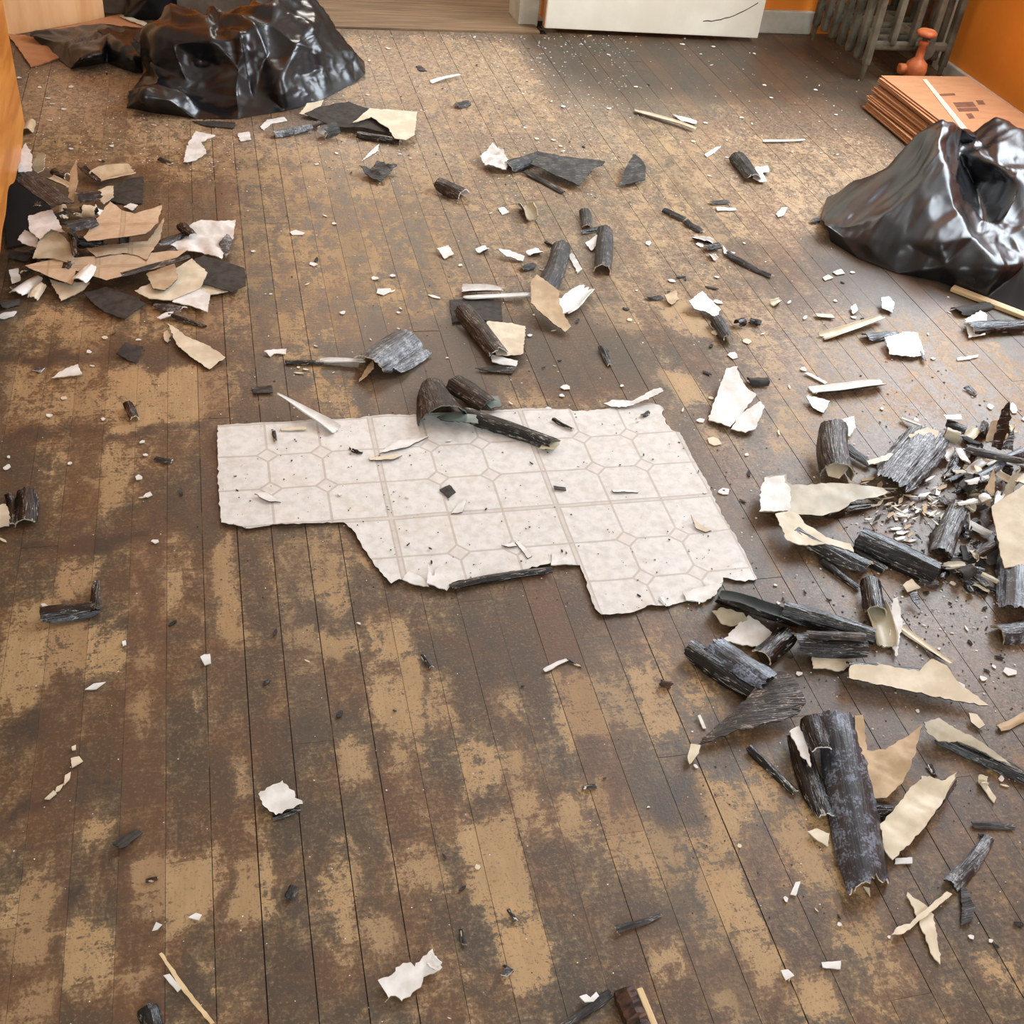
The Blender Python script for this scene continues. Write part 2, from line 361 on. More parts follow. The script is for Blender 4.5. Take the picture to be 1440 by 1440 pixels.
# ------------------------------------------------------------------ room shell
XR = 2.42; YF = 2.75; H = 2.6
def shell(name, boxes, mat):
    bm = bmesh.new()
    for b in boxes: box(bm, *b[:4], (b[4] if b[4] else -.05), b[5])
    return struct(bm_obj(name, bm, mat))
shell('wall_far', [(-1.4, -.02, YF, YF+.12, 0, H), (.98, 2.95, YF, YF+.12, 0, H), (-.02, .98, YF, YF+.12, 2.05, H)], MAT['orange_wall'])
shell('wall_right', [(XR, XR+.12, -2.8, .70, 0, H), (XR, XR+.12, 2.29, 2.39, 0, H), (XR, XR+.12, .70, 2.29, 0, .72), (XR, XR+.12, .70, 2.29, 2.28, H)], MAT['orange_wall'])
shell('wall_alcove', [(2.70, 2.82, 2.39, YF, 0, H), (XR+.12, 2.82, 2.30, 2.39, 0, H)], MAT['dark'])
struct(boxo('trim_1', XR-.012, XR+.02, 2.375, 2.40, 0, 2.2, MAT['trim'], None, .003))
shell('wall_left', [(-1.52, -1.4, -2.8, YF+.12, 0, H)], MAT['white_paint'])
shell('wall_back', [(-1.4, -.7, -2.92, -2.8, 0, H), (1.3, 2.54, -2.92, -2.8, 0, H), (-.7, 1.3, -2.92, -2.8, 0, .75), (-.7, 1.3, -2.92, -2.8, 2.3, H)], MAT['white_paint'])
shell('ceiling', [(-1.52, 2.95, -2.92, 4.6, H, H+.1)], MAT['ceiling'])
shell('wall_hall', [(-1.4, 2.95, 4.5, 4.6, 0, H), (-.62, -.5, YF+.12, 4.5, 0, H), (1.5, 1.62, YF+.12, 4.5, 0, H)], MAT['white_paint'])
def window(name, axis, a0, a1, c, z0, z1):
    bm = bmesh.new(); f = .05
    def b(p0, p1, q0, q1):
        if axis == 'y': box(bm, c, c+.05, p0, p1, q0, q1)
        else: box(bm, p0, p1, c, c+.05, q0, q1)
    b(a0, a1, z0, z0+f); b(a0, a1, z1-f, z1); b(a0, a0+f, z0+f, z1-f); b(a1-f, a1, z0+f, z1-f)
    b(a0+f, a1-f, (z0+z1)/2-.02, (z0+z1)/2+.02)
    return struct(bm_obj(name, bm, MAT['trim']))
window('window_1', 'y', .70, 2.29, XR+.005, .72, 2.28)
window('window_2', 'x', -.7, 1.3, -2.85, .75, 2.3)
# doorway: casing, threshold and hall boards running across
struct(boxo('trim_2', -.10, .04, YF-.025, YF+.14, 0, 2.1, MAT['trim'], None, .004))
struct(boxo('trim_3', .86, .935, YF-.02, YF+.14, 0, 2.1, MAT['trim'], None, .004))
hall = struct(pydata('floor_hall', [(-.5, 2.646, -.016), (1.5, 2.646, -.016), (1.5, 4.5, -.016), (-.5, 4.5, -.016)], [(0, 1, 2, 3)], MAT['subfloor']))
bm = bmesh.new(); box(bm, -.092, .925, 2.648, 2.80, -.014, .008, .003)
th = bm_obj('threshold_board', bm, MAT['hall'], hall)
rb = random.Random(4); y = 2.802
while y < 4.4:
    b = boxo('hall_board', -.5, 1.5, y, y+.0795, -.014, rb.uniform(-.001, .0005), MAT['hall'], hall, .001); y += .081
struct(boxo('baseboard_far', 1.70, 2.05, YF-.022, YF, 0, .085, MAT['trim'], None, .005))
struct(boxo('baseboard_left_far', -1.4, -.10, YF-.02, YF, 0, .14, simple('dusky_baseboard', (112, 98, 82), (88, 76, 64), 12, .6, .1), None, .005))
struct(boxo('baseboard_right', XR-.018, XR, -2.8, 2.375, 0, .05, MAT['trim'], None, .004))

# the cream door leaf folded back against the far wall
d = empty('door_1', (.945, 2.675, .018)); d.rotation_euler = (0, 0, math.radians(-3.2)); struct(d)
boxo('door_leaf', .0, .83, -.018, .018, 0, 2.0, MAT['door'], d, .003)
boxo('door_edge', -.003, .0005, -.0175, .0175, .002, 1.99, MAT['door_edge'], d)
sc = []
for i in range(13):
    u = i/12; sc.append((.60+.20*u, -.0186, .052+.075*u+.018*math.sin(u*PI)*-1+.004*nz(i*.7)))
V = []; Fc = []
for i, (x, y_, z) in enumerate(sc):
    tt = .0016+.0012*abs(nz(i*1.3)); V += [(x, y_, z-tt), (x, y_, z+tt), (x, y_+.002, z-tt), (x, y_+.002, z+tt)]
for i in range(12): a = 4*i; Fc.append((a, a+4, a+5, a+1))
tag(pydata('scuff_mark', V, Fc, MAT['char'], d), 'dark scuff scratched across the door', None)

# ------------------------------------------------------------------ radiator
def radiator():
    t = tag(empty('radiator', (2.17, 2.46, 0)), 'old grey cast-iron column radiator in the far right corner', 'radiator')
    x0, x1 = -.14, .17; nsec = 7; pitch = .0715; ybase = -.225
    ncol = 5
    for s in range(nsec):
        y_ = ybase + s*pitch
        bm = bmesh.new(); end = s in (0, nsec-1)
        for c in range(ncol):
            xc = x0 + (x1-x0)*c/(ncol-1); outer_ = c in (0, ncol-1)
            if not end and not outer_: continue
            zb = .055 if outer_ else .125
            box(bm, xc-.013, xc+.013, y_-.0145, y_+.0145, zb, .80, .009)
            if outer_ and end:
                r = bmesh.ops.create_cone(bm, cap_ends=True, segments=10, radius1=.006, radius2=.015, depth=.10)
                for v in r['verts']: v.co = Vector((v.co.x+xc, v.co.y+y_, v.co.z+.05))
        box(bm, x0, x1, y_-.011, y_+.011, .110, .140, .008)
        box(bm, x0, x1, y_-.012, y_+.012, .74, .80, .010)
        for zz in (.12, .76):
            r = bmesh.ops.create_cone(bm, cap_ends=True, segments=16, radius1=.032, radius2=.032, depth=pitch*.999)
            for v in r['verts']: v.co = Vector((v.co.x+(x0+x1)/2+.05, v.co.z+y_, v.co.y+zz))
        bm_obj('radiator_section', bm, MAT['iron'], t)
    return t
radiator()
def valve():
    b = fl(1283, 112); t = tag(empty('radiator_valve', (2.19, 2.165, 0)), 'orange painted radiator valve with a round hand wheel beside the cardboard', 'valve')
    bm = lathe([(.014, 0), (.016, .02), (.026, .03), (.038, .045), (.040, .07), (.036, .09), (.022, .102), (.015, .108), (.013, .15), (.017, .154), (.017, .165), (.011, .168)], 18)
    bm_obj('valve_body', bm, MAT['valve'], t, True)
    bm = lathe([(.014, -.012), (.018, -.002), (.018, .03), (.013, .033)], 14, Matrix.Translation((-.028, .01, .066)) @ Matrix.Rotation(-PI/2, 4, 'Y'))
    bm_obj('union_nut', bm, MAT['valve'], t, True)
    bm = lathe([(.008, .165), (.009, .185), (.012, .187)], 12); bm_obj('stem', bm, MAT['iron'], t, True)
    bm = lathe([(.012, .186), (.030, .184), (.036, .189), (.036, .196), (.028, .203), (.010, .206)], 24); bm_obj('hand_wheel', bm, MAT['valve'], t, True)
valve()

# ------------------------------------------------------------------ cabinet and panel on the left
def cabinet():
    t = tag(empty('wooden_cabinet', (-.99, .95, 0)), 'honey-coloured wooden cabinet with a scalloped lower edge at the left', 'cabinet')
    xf = .262; y0, y1 = -.72, .575
    boxo('body', -.37, xf-.02, y0, y1, .10, .88, MAT['honey'], t, .004)
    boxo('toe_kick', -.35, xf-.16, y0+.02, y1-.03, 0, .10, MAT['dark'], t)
    # face board with a wavy bottom
    V = []; n = 48
    for i in range(n+1):
        u = i/n; y_ = y0 + (y1-y0)*u; zb = .085 + .014*math.sin(u*19+1.1) + .006*math.sin(u*47)
        V += [(xf-.02, y_, zb), (xf, y_, zb), (xf, y_, .88), (xf-.02, y_, .88)]
    Fc = [(0, 1, 2, 3), (4*n+3, 4*n+2, 4*n+1, 4*n)]
    for i in range(n):
        a = 4*i
        for k in range(4): Fc.append((a+k, a+4+k, a+4+(k+1) % 4, a+(k+1) % 4))
    pydata('face_board', V, Fc, MAT['honey'], t)
    boxo('top', -.38, xf+.015, y0-.01, y1+.01, .88, .905, MAT['honey'], t, .005)
cabinet()
a, b = fl(4, 52), fl(148, 27); dr = (b-a).normalized(); a2 = a - dr*.34
t = tag(empty('wooden_partition', a2), 'peach-toned varnished wooden partition standing in the far left corner', 'partition')
t.rotation_euler = (0, 0, math.atan2(dr.y, dr.x)); Lp = (b-a2).length
boxo('panel_board', 0, Lp, 0, .03, .0, .75, MAT['peach'], t, .003)
boxo('panel_rail', 0, Lp, .03, .05, .60, .68, MAT['peach'], t, .003)

# ------------------------------------------------------------------ bin bags
def crumple(p, k, seed, flow=(0, .3, 1)):
    """sharp folds that run along the direction flow"""
    f = Vector(flow).normalized(); al = p.dot(f); q = (p - f*al)*k + f*(al*k*.22)
    q = q + Vector((nz(q.x*.6+seed, q.y*.6, q.z*.6), nz(q.x*.6, q.y*.6+seed, q.z*.6), nz(q.x*.6, q.y*.6, q.z*.6+seed)))*.55
    a = 1-abs(noise.noise(q+Vector((seed, 2.2*seed, 0))))*2.2; b = 1-abs(noise.noise(q*2.1+Vector((0, seed, 5))))*2.2
    return a*.7+b*.3
def bag(name, label, outline, inner, back, amp, seed, cuts=15, smooth_it=4, flow=(0, .3, 1), kf=7):
    """outline / inner: (px, py, Y) points of the surface that faces the room, ('f', px, py) where it meets the floor; back: world points closing it behind"""
    def P(q):
        return fl(q[1], q[2], .002) if q[0] == 'f' else fl(q[1], q[2], q[3]) if q[0] == 'z' else yp(*q)
    pts = [P(q) for q in outline+inner]
    p2 = [Vector((q[1], q[2])) if q[0] in ('f', 'z') else Vector((q[0], q[1])) for q in outline+inner]
    n = len(outline)
    r = delaunay_2d_cdt(p2, [], [list(range(n))], 1, 1e-4)
    bm = bmesh.new(); vs_ = []
    for i, orig in enumerate(r[3]):
        vs_.append(bm.verts.new(pts[orig[0]] if orig else fl(r[0][i].x, r[0][i].y, .05)))
    for f in r[2]:
        try: bm.faces.new([vs_[i] for i in f])
        except ValueError: pass
    # close behind: the silhouette goes down to the floor at the back points
    up = [i for i in range(n) if outline[i][0] != 'f']
    idx = {orig[0]: i for i, orig in enumerate(r[3]) if orig}
    bv = [bm.verts.new(Vector(q)) for q in back]
    m = len(up)
    for s in range(m-1):
        k0 = int(round(s*(len(bv)-1)/(m-1))); k1 = int(round((s+1)*(len(bv)-1)/(m-1)))
        a_, b_ = vs_[idx[up[s]]], vs_[idx[up[s+1]]]
        try:
            bm.faces.new((b_, a_, bv[k0]))
            if k1 != k0: bm.faces.new((b_, bv[k0], bv[k1]))
        except ValueError: pass
    bmesh.ops.recalc_face_normals(bm, faces=bm.faces)
    bmesh.ops.subdivide_edges(bm, edges=bm.edges, cuts=cuts, use_grid_fill=True)
    for _ in range(smooth_it): bmesh.ops.smooth_vert(bm, verts=[v for v in bm.verts if v.co.z > .012], factor=.5, use_axis_x=True, use_axis_y=True, use_axis_z=True)
    bm.normal_update()
    for v in bm.verts:
        g = min(1.0, max(.15, v.co.z/.05))
        v.co += v.normal*(amp*g*crumple(v.co, kf, seed, flow) + amp*.12*g*crumple(v.co, 26, seed+3, (flow[2], flow[0], .4)) - amp*.5*g)
        v.co.z = max(v.co.z, .001)
    c = sum((v.co for v in bm.verts), Vector())/len(bm.verts); c.z = 0
    for v in bm.verts: v.co -= c
    o = bm_obj(name, bm, MAT['plastic'], None, True); o.location = c
    return tag(o, label, 'bin bag')
bag('bin_bag', 'full black plastic bin bag slumped beside the doorway',
    [('f',178,152),('f',215,158),('f',275,167),('f',335,167),('f',400,156),('f',445,144),('f',500,116),(514,104,2.17),(492,75,2.22),(470,42,2.28),(432,-8,2.33),(400,-30,2.32),(357,-8,2.25),(345,6,2.18),(300,13,2.15),(288,22,2.08),(268,9,2.16),(235,12,2.17),(205,42,2.12),(213,88,2.04),('z',216,114,.075),('z',197,118,.065),('z',181,130,.04)],
    [(245,118,1.93),('z',205,136,.06),('z',235,140,.06),(240,60,1.98),(283,85,2.00),(300,58,1.96),(338,48,1.96),(335,100,1.92),(290,132,1.92),(375,80,1.98),(395,112,1.90),(420,60,1.99),(450,98,2.05),(428,124,1.94),(360,126,1.93),(258,110,1.95),(380,28,2.05),(445,30,2.16),(470,80,2.12),(310,30,2.09),(410,20,2.16)],
    [(.24,2.32,.0),(.12,2.50,0),(-.1,2.55,0),(-.3,2.45,0),(-.45,2.2,0),(-.5,1.98,0)], .038, 3, flow=(-.35, .25, 1), kf=6)
bag('bin_bag', 'half-filled black plastic bin bag slumped beside the cardboard stack',
    [('f',1168,340),('f',1205,362),('f',1262,384),('f',1322,396),('f',1385,420),('f',1450,446),('f',1530,476),('z',1560,330,.12),('z',1500,232,.18),('z',1440,186,.20),('z',1400,163,.20),('z',1364,184,.15),('z',1345,174,.22),('z',1325,166,.24),('z',1290,193,.19),('z',1250,235,.13),('z',1200,276,.08),('z',1157,314,.045)],
    [('z',1320,200,.225),('z',1330,245,.19),('z',1350,290,.155),('z',1372,332,.12),('z',1402,376,.085),('z',1290,262,.155),('z',1250,302,.10),('z',1272,342,.065),('z',1322,342,.10),('z',1210,312,.07),('z',1346,212,.15),('z',1366,258,.08),('z',1382,300,.07),('z',1402,232,.17),('z',1432,256,.17),('z',1446,300,.13),('z',1405,318,.10),('z',1440,372,.08),('z',1490,320,.12),('z',1180,330,.035),('z',1225,345,.04),('z',1330,375,.05)],
    [(2.35,1.0,0),(2.36,1.32,0),(2.2,1.44,0),(1.95,1.42,0),(1.7,1.36,0),(1.45,1.28,0),(1.37,1.15,0)], .022, 11, flow=(.45, .55, .6), kf=7)
bag('bin_bag', 'flat empty black bin bag crumpled on cardboard in far left corner',
    [('f',62,66),('f',100,97),('f',150,88),('f',188,102),('f',200,102),(207,70,2.34),(200,38,2.46),(125,36,2.52),(75,44,2.46),(35,46,2.42)],
    [(95,62,2.30),(120,72,2.20),(150,55,2.30),(175,68,2.2),(190,85,2.14),(110,84,2.15),(70,55,2.37),(140,78,2.19)],
    [(-.42,2.5,0),(-.5,2.6,0),(-.62,2.58,0),(-.75,2.52,0)], .030, 23, 11, kf=9)
bag('bin_bag', 'black bin bag corner behind the slumped bag, against the wall',
    [('f',172,28),('f',230,28),('f',260,10),(250,-25,2.70),(215,-40,2.71),(178,-28,2.70)], [(205,-2,2.60),(230,-10,2.62)], [(-.35,2.715,0),(-.5,2.715,0)], .012, 29, 9)

# ------------------------------------------------------------------ torn flooring pieces
NP = [0]
def rag(px, seed):
    return nz(px*1.0+seed*3.7, seed*1.3)*.6 + nz(px*3.1+seed, seed*2.1)*.4
def curl(label, A, B, w, bend=150, up=1, w2=None, roll=0, out='black', inn='cream', z=0.0, jag=.09, pitch=0.0, ridge=.0022, name='vinyl_curl', cat='torn vinyl', group=None, skew=0.0, bowk=1.0):
    """a torn strip rolled along A-B (picture points of its middle); w = its width in picture pixels; up=1 lies like a roof, -1 like a trough"""
    NP[0] += 1; sd = NP[0]
    mx, my = (A[0]+B[0])/2, (A[1]+B[1])/2
    k = pxm(mx, my); W1 = w*k; W2 = (w if w2 is None else w2)*k
    b = math.radians(bend)
    Wm = max(W1, W2)
    rr = (Wm/2)/math.sin(min(b, PI)/2); hgt = rr*(1-math.cos(min(b, PI*2)/2))
    a3, b3 = fl(A[0], A[1], z+hgt*.45), fl(B[0], B[1], z+hgt*.45)
    L = (b3-a3).length; ang = math.atan2(b3.y-a3.y, b3.x-a3.x)
    nu = max(8, min(26, int(L/.009))); nv = max(10, min(28, int(rr*b/.004)))
    th = min(.0024, .2*rr)
    rq = random.Random(sd*7+1); cor = [rq.uniform(0, .40) for _ in range(4)]; open_ = rq.uniform(-.25, .25); bow = rq.uniform(-.035, .035)*L*bowk
    outer, inner = [], []
    for i in range(nu+1):
        u = i/nu
        for j in range(nv+1):
            s = j/nv - .5
            e0 = jag*(rag(s*7, sd)+.25*nz(s*31, sd)); e1 = 1 + jag*(rag(s*7+40, sd)+.25*nz(s*29, sd+9)) + skew*s
            uu = e0 + (e1-e0)*u
            wt = W1 + (W2-W1)*max(0, min(1, uu)); r0 = (wt/2)/math.sin(min(b, PI)/2)
            se = s*(1+.10*jag/.07*rag(u*6+80*(1 if s > 0 else -1), sd)) if abs(s) > .42 else s
            ce = cor[(0 if s < 0 else 1)+(0 if u < .5 else 2)]; ed = max(0, abs(u-.5)*2-.45)/.55
            th_ = se*b*(1-ce*ed**1.6)*(1+open_*(u-.5))
            r0 += .07*min(r0, Wm)*nz(u*2.2, s*1.5, sd)
            rd = ridge*(nz(s*rr*b/.0045, u*2.0, sd)+.6*nz(s*rr*b/.0021, u*3.2, sd+5))
            x = uu*L - L/2
            wob = .10*min(rr, Wm)*nz(u*1.7, sd) + bow*4*(u-.5)**2
            for R_, lst, dd in ((r0+rd, outer, 0), (r0-th, inner, 0)):
                lst.append(Vector((x, R_*math.sin(th_)+wob, up*(R_*math.cos(th_)-r0*0))))
    V = outer+inner
    Rm = Matrix.Rotation(math.radians(roll), 3, 'X'); Pm = Matrix.Rotation(math.radians(-pitch), 3, 'Y')
    V = [Pm @ (Rm @ v) for v in V]
    mz = min(v.z for v in V); cy = sum(v.y for v in V)/len(V)
    V = [Vector((v.x, v.y-cy, v.z-mz)) for v in V]
    N = len(outer); c = nv+1; Fc = []; mi = []
    for i in range(nu):
        for j in range(nv):
            p = i*c+j
            q = (p, p+1, p+c+1, p+c); Fc.append(q if up < 0 else q[::-1]); mi.append(0)
            q2 = tuple(N+x for x in q); Fc.append(q2[::-1] if up < 0 else q2); mi.append(1)
    ring = [j for j in range(c)] + [i*c+nv for i in range(1, nu+1)] + [nu*c+j for j in range(nv-1, -1, -1)] + [i*c for i in range(nu-1, 0, -1)]
    for x in range(len(ring)):
        p, q = ring[x], ring[(x+1) % len(ring)]; k = len(V); V += [V[p], V[q], V[N+q], V[N+p]]; Fc.append((k, k+1, k+2, k+3)); mi.append(1)
    o = pydata(name, V, Fc, [MAT[out], MAT[inn]], None, mi, True)
    o.location = ((a3.x+b3.x)/2, (a3.y+b3.y)/2, z+.0012); o.rotation_euler = (0, 0, ang)
    return tag(o, label, cat, group)

def sheet(label, pts, top='white', bot='black', z=0.0, bend=0.0, axis=0.0, tilt=(0, 0), jag=.9, name='vinyl_flake', cat='torn vinyl', group=None, wav=.0020, th=.0018, step=None, origin=None, curlup=0.0):
    """a torn flat piece traced as picture points; bend = cup curvature (1/m) across the direction axis (deg in plan), tilt = slope x,y"""
    NP[0] += 1; sd = NP[0]
    W = [fl(x, y, z) for x, y in pts]
    c = sum(W, Vector())/len(W)
    if origin is not None: c = Vector(origin)
    poly = []
    per = sum((W[i]-W[(i+1) % len(W)]).length for i in range(len(W)))
    sl = max(per/70, .004) if step is None else step
    ar = abs(sum(W[i].x*W[(i+1) % len(W)].y-W[(i+1) % len(W)].x*W[i].y for i in range(len(W))))/2; jag *= min(1, ar/per/.006)
    kk = pxm(*pts[0])
    for i in range(len(W)):
        a, b = W[i], W[(i+1) % len(W)]; n = max(1, int((b-a).length/sl)); d_ = (b-a).normalized(); nn = Vector((-d_.y, d_.x, 0))
        for q in range(n):
            p = a+(b-a)*(q/n); j = jag*.0030*(nz(p.x*120+sd, p.y*120)+.7*nz(p.x*420, p.y*420+sd))*min(1, per/.15)
            p = p+nn*j; poly.append(Vector((p.x-c.x, p.y-c.y)))
    xs = [p.x for p in poly]; ys = [p.y for p in poly]
    gs = max(.006, max(max(xs)-min(xs), max(ys)-min(ys))/22)
    inner = []
    def inside(x, y):
        r = False; n = len(poly)
        for i in range(n):
            a, b = poly[i], poly[i-1]
            if (a.y > y) != (b.y > y) and x < (b.x-a.x)*(y-a.y)/(b.y-a.y)+a.x: r = not r
        return r
    y_ = min(ys)+gs*.5
    while y_ < max(ys):
        x_ = min(xs)+gs*.5
        while x_ < max(xs):
            if inside(x_, y_) and min((p-Vector((x_, y_))).length for p in poly) > gs*.45: inner.append(Vector((x_, y_)))
            x_ += gs
        y_ += gs
    r = delaunay_2d_cdt(poly+inner, [], [list(range(len(poly)))], 1, 1e-6)
    ca, sa = math.cos(math.radians(axis)), math.sin(math.radians(axis))
    T = []
    for p in r[0]:
        s = -p.x*sa + p.y*ca
        zz = .5*bend*s*s + tilt[0]*p.x + tilt[1]*p.y + wav*nz(p.x*28+sd, p.y*28) + wav*.4*nz(p.x*90, p.y*90+sd)
        if curlup:
            d_ = min((q-p).length for q in poly); zz += curlup*max(0, 1-d_/.02)**2*max(0, nz(p.x*14, p.y*14+sd)+.15)
        T.append(Vector((p.x, p.y, zz)))
    mz = min(v.z for v in T)
    T = [Vector((v.x, v.y, v.z-mz+th)) for v in T]
    N = len(T); V = T+[v-Vector((0, 0, th)) for v in T]
    Fc = []; mi = []; ed = {}
    for f in r[2]:
        f = list(f)
        a, b, d_ = (r[0][f[0]], r[0][f[1]], r[0][f[2]])
        if (b-a).cross(d_-a) < 0: f = f[::-1]
        Fc.append(tuple(f)); mi.append(0); Fc.append(tuple(N+x for x in f[::-1])); mi.append(1)
        for i in range(len(f)):
            e = (f[i], f[(i+1) % len(f)])
            if (e[1], e[0]) in ed: del ed[(e[1], e[0])]
            else: ed[e] = 1
    for (p, q) in ed:
        k = len(V); V += [V[p], V[N+p], V[N+q], V[q]]; Fc.append((k, k+1, k+2, k+3)); mi.append(1)
    o = pydata(name, V, Fc, [MAT[top], MAT[bot]], None, mi, False)
    o.data.polygons.foreach_set('use_smooth', [m < 2 and len(o.data.polygons[i].vertices) == 3 for i, m in enumerate(mi)])
    o.location = (c.x, c.y, z+.0010)
    return tag(o, label, cat, group) if label else o

# ---- the large sheet still lying flat in the middle
SHEET = [(306,600),(345,598),(439,594),(516,590),(596,585),(672,582),(734,577),(800,577),(805,581),(850,578),(880,572),(915,569),(929,572),(933,579),(930,586),(935,596),(944,609),(955,612),(990,675),(1020,737),(1022,740),(1044,777),(1064,817),(1047,820),(1016,815),(1015,824),(1005,840),(987,850),(966,847),(940,855),(915,854),(885,865),(845,868),(836,859),(827,832),(815,798),(802,796),(775,795),(700,811),(651,819),(628,828),(599,825),(561,818),(550,825),(540,814),(512,776),(498,750),(483,737),(443,738),(408,741),(384,741),(352,746),(311,738),(307,679)]
big = sheet('large cream sheet of printed vinyl flooring left flat on the boards', SHEET, 'vinyl', 'char', 0, 0, 0, (0, 0), 1.0, 'vinyl_sheet', 'vinyl sheet', None, .0016, .0022, .007, (0, 0, 0), .006)
SZ = .004
def sub(o, parent, name, label=None):
    o.name = name
    for k in ('category', 'label', 'group'):
        if k in o: del o[k]
    if label: o['label'] = label
    o.parent = parent; o.matrix_parent_inverse = Matrix.Translation(-Vector(parent.location)) if parent.rotation_euler.z == 0 else (Matrix.Translation(parent.location) @ Matrix.Rotation(parent.rotation_euler.z, 4, 'Z')).inverted()
    return o
sub(curl('', (632,825), (775,800), 13, 200, 1, 11, out='black', inn='black', z=.001, jag=.04), big, 'rolled_edge', 'black backing rolled up along the torn edge')
sub(sheet('', [(575,806),(590,812),(603,826),(585,824),(566,817)], 'white', 'white', SZ, tilt=(0, .1)), big, 'torn_flap', 'white torn flap')
sub(sheet('', [(602,800),(608,815),(618,800),(626,820),(636,822),(628,832),(600,824)], 'white', 'white', SZ, tilt=(0, .15)), big, 'torn_flap', 'white torn flap')
sub(sheet('', [(776,780),(786,790),(795,786),(805,795),(775,796)], 'white', 'white', SZ), big, 'torn_flap', 'white torn flap')
sub(sheet('', [(960,835),(1015,822),(1004,840),(987,849),(964,846)], 'white', 'white', SZ), big, 'torn_flap', 'white torn flap')
sub(curl('', (928,842), (938,853), 9, 120, 1, 3, out='white', inn='black', z=SZ), big, 'torn_flap', 'upturned torn flap')

# ---- lying on the big sheet
curl('black curl lying across the upper edge of the large cream sheet', (657,586), (778,624), 34, 150, 1, 22, 6, 'black', 'teal', SZ, .1, skew=.1)
sheet('pale green inner flap at the tip of the long curl on the sheet', [(757,632),(768,622),(786,621),(786,628),(778,636),(768,634)], 'olive', 'olive', SZ+.004, tilt=(.1, 0))
curl('brown-black cone of backing standing at the top edge of the sheet', (606,532), (624,588), 36, 150, 1, 74, 0, 'brownblack', 'teal', SZ, .06)
sheet('teal inner face showing beneath the brown cone on the sheet', [(614,588),(640,582),(668,590),(672,604),(645,598),(622,594)], 'teal', 'black', SZ+.012, tilt=(.1, -.1))
curl('wrinkled brown-black roll beside the cone above the sheet', (640,538), (688,570), 38, 170, 1, 34, 0, 'brownblack', 'teal', 0, .08)
sheet('small teal flap at the end of the wrinkled brown roll', [(678,556),(700,560),(707,572),(690,577),(682,570)], 'teal', 'black', .014)
curl('long white tapering peel curled over the top left of the sheet', (392,566), (474,606), 5, 70, -1, 22, 0, 'white', 'white', SZ, .05)
sheet('thin white sliver on the upper left of the large sheet', [(533,640),(560,622),(603,616),(570,632)], 'white', 'char', SZ)
sheet('narrow pale strip below the thin sliver on the sheet', [(519,645),(556,641),(566,643),(552,649),(520,649)], 'cream', 'char', SZ)
curl('tiny black twist left of the sliver on the sheet', (495,634), (510,638), 7, 200, 1, 4, z=SZ)
sheet('white leaf-shaped chip on the left part of the sheet', [(358,698),(375,696),(395,708),(375,707)], 'white', 'char', SZ, tilt=(0, .1))
sheet('dark square chip in the middle of the large sheet', [(618,690),(632,684),(641,694),(630,702)], 'char', 'char', SZ)
sheet('white torn scrap below the dark square chip on sheet', [(634,724),(645,712),(656,708),(650,722)], 'white', 'char', SZ, tilt=(0, .2))
curl('thin black stick on the upper right of the large sheet', (777,590), (805,604), 7, 190, 1, 5, z=SZ)
sheet('small grey strip on the sheet right of the middle', [(778,685),(795,687),(796,691),(780,690)], 'grey', 'char', SZ)
sheet('long thin chip on the sheet under the right double line', [(860,690),(898,691),(897,694),(862,694)], 'white', 'char', SZ)
sheet('pale folded chip near the right edge of the sheet', [(970,730),(985,742),(1000,748),(992,750),(978,745)], 'cream', 'char', SZ, tilt=(0, .2))
sheet('white strip lying near the lower torn edge of sheet', [(724,764),(730,763),(748,784),(742,787)], 'white', 'char', SZ)
sheet('white flat chip left of the strip near lower torn edge', [(705,768),(722,765),(727,770),(715,771)], 'white', 'char', SZ)
curl('tiny dark chip on the top right corner of the sheet', (902,586), (913,581), 8, 120, 1, out='grey', z=SZ)
curl('thin twig-like black sliver on the top left sheet corner', (385,607), (388,622), 5, 180, 1, z=SZ)
sheet('pale strip along the top left edge of the sheet', [(394,604),(430,602),(431,606),(396,607)], 'cream', 'cream', SZ)

# ---- curls above the sheet, middle of the room
curl('shiny dark arched curl left of centre above the sheet', (519,517), (574,476), 62, 140, 1, 56, 0, 'silver', 'cream', 0, .07)
sheet('brown torn tip under the shiny arched curl', [(503,540),(514,522),(524,512),(526,524),(516,533)], 'tanpaper', 'black', .004, tilt=(.2, 0))
curl('small dark curl tucked beside the shiny arched curl', (553,524), (600,494), 27, 130, 1, 18, 0, 'silver', 'black', 0, .1)
curl('black and white splinter pointing left of the arched curl', (402,510), (455,512), 9, 100, 1, 12, 0, 'black', 'black', 0, .1)
curl('white shaving beside the black splinter', (450,508), (512,511), 13, 110, -1, 8, 0, 'white', 'white', .002, .15)
sheet('two-pronged white chip left of the black splinter', [(371,497),(385,495),(403,494),(402,500),(388,499),(380,503)], 'white', 'cream', 0, tilt=(0, .2))
curl('brown-black tube standing beside the cream square piece', (653,438), (702,500), 32, 190, 1, 30, 0, 'brownblack', 'white', 0, .08)
sheet('cream squarish flat piece beside the brown tube', [(684,457),(720,456),(739,461),(735,504),(698,502),(690,480)], 'cream', 'char', .006, bend=4, axis=60)
sheet('white folded strip at the foot of the brown tube', [(690,500),(702,503),(728,509),(726,517),(705,514),(692,510)], 'white', 'white', .004)
sheet('dark flat rectangle of backing behind the brown tube', [(632,424),(668,420),(705,427),(706,455),(668,452),(636,456)], 'char', 'char', 0)
sheet('thin black shard below the cream squarish piece', [(668,521),(700,517),(727,518),(720,527),(690,525)], 'black', 'black', 0, tilt=(0, .1))
curl('brown and white trough of torn vinyl behind the tan flake', (650,408), (705,412), 24, 110, -1, 14, 0, 'grey', 'white', 0, .12)
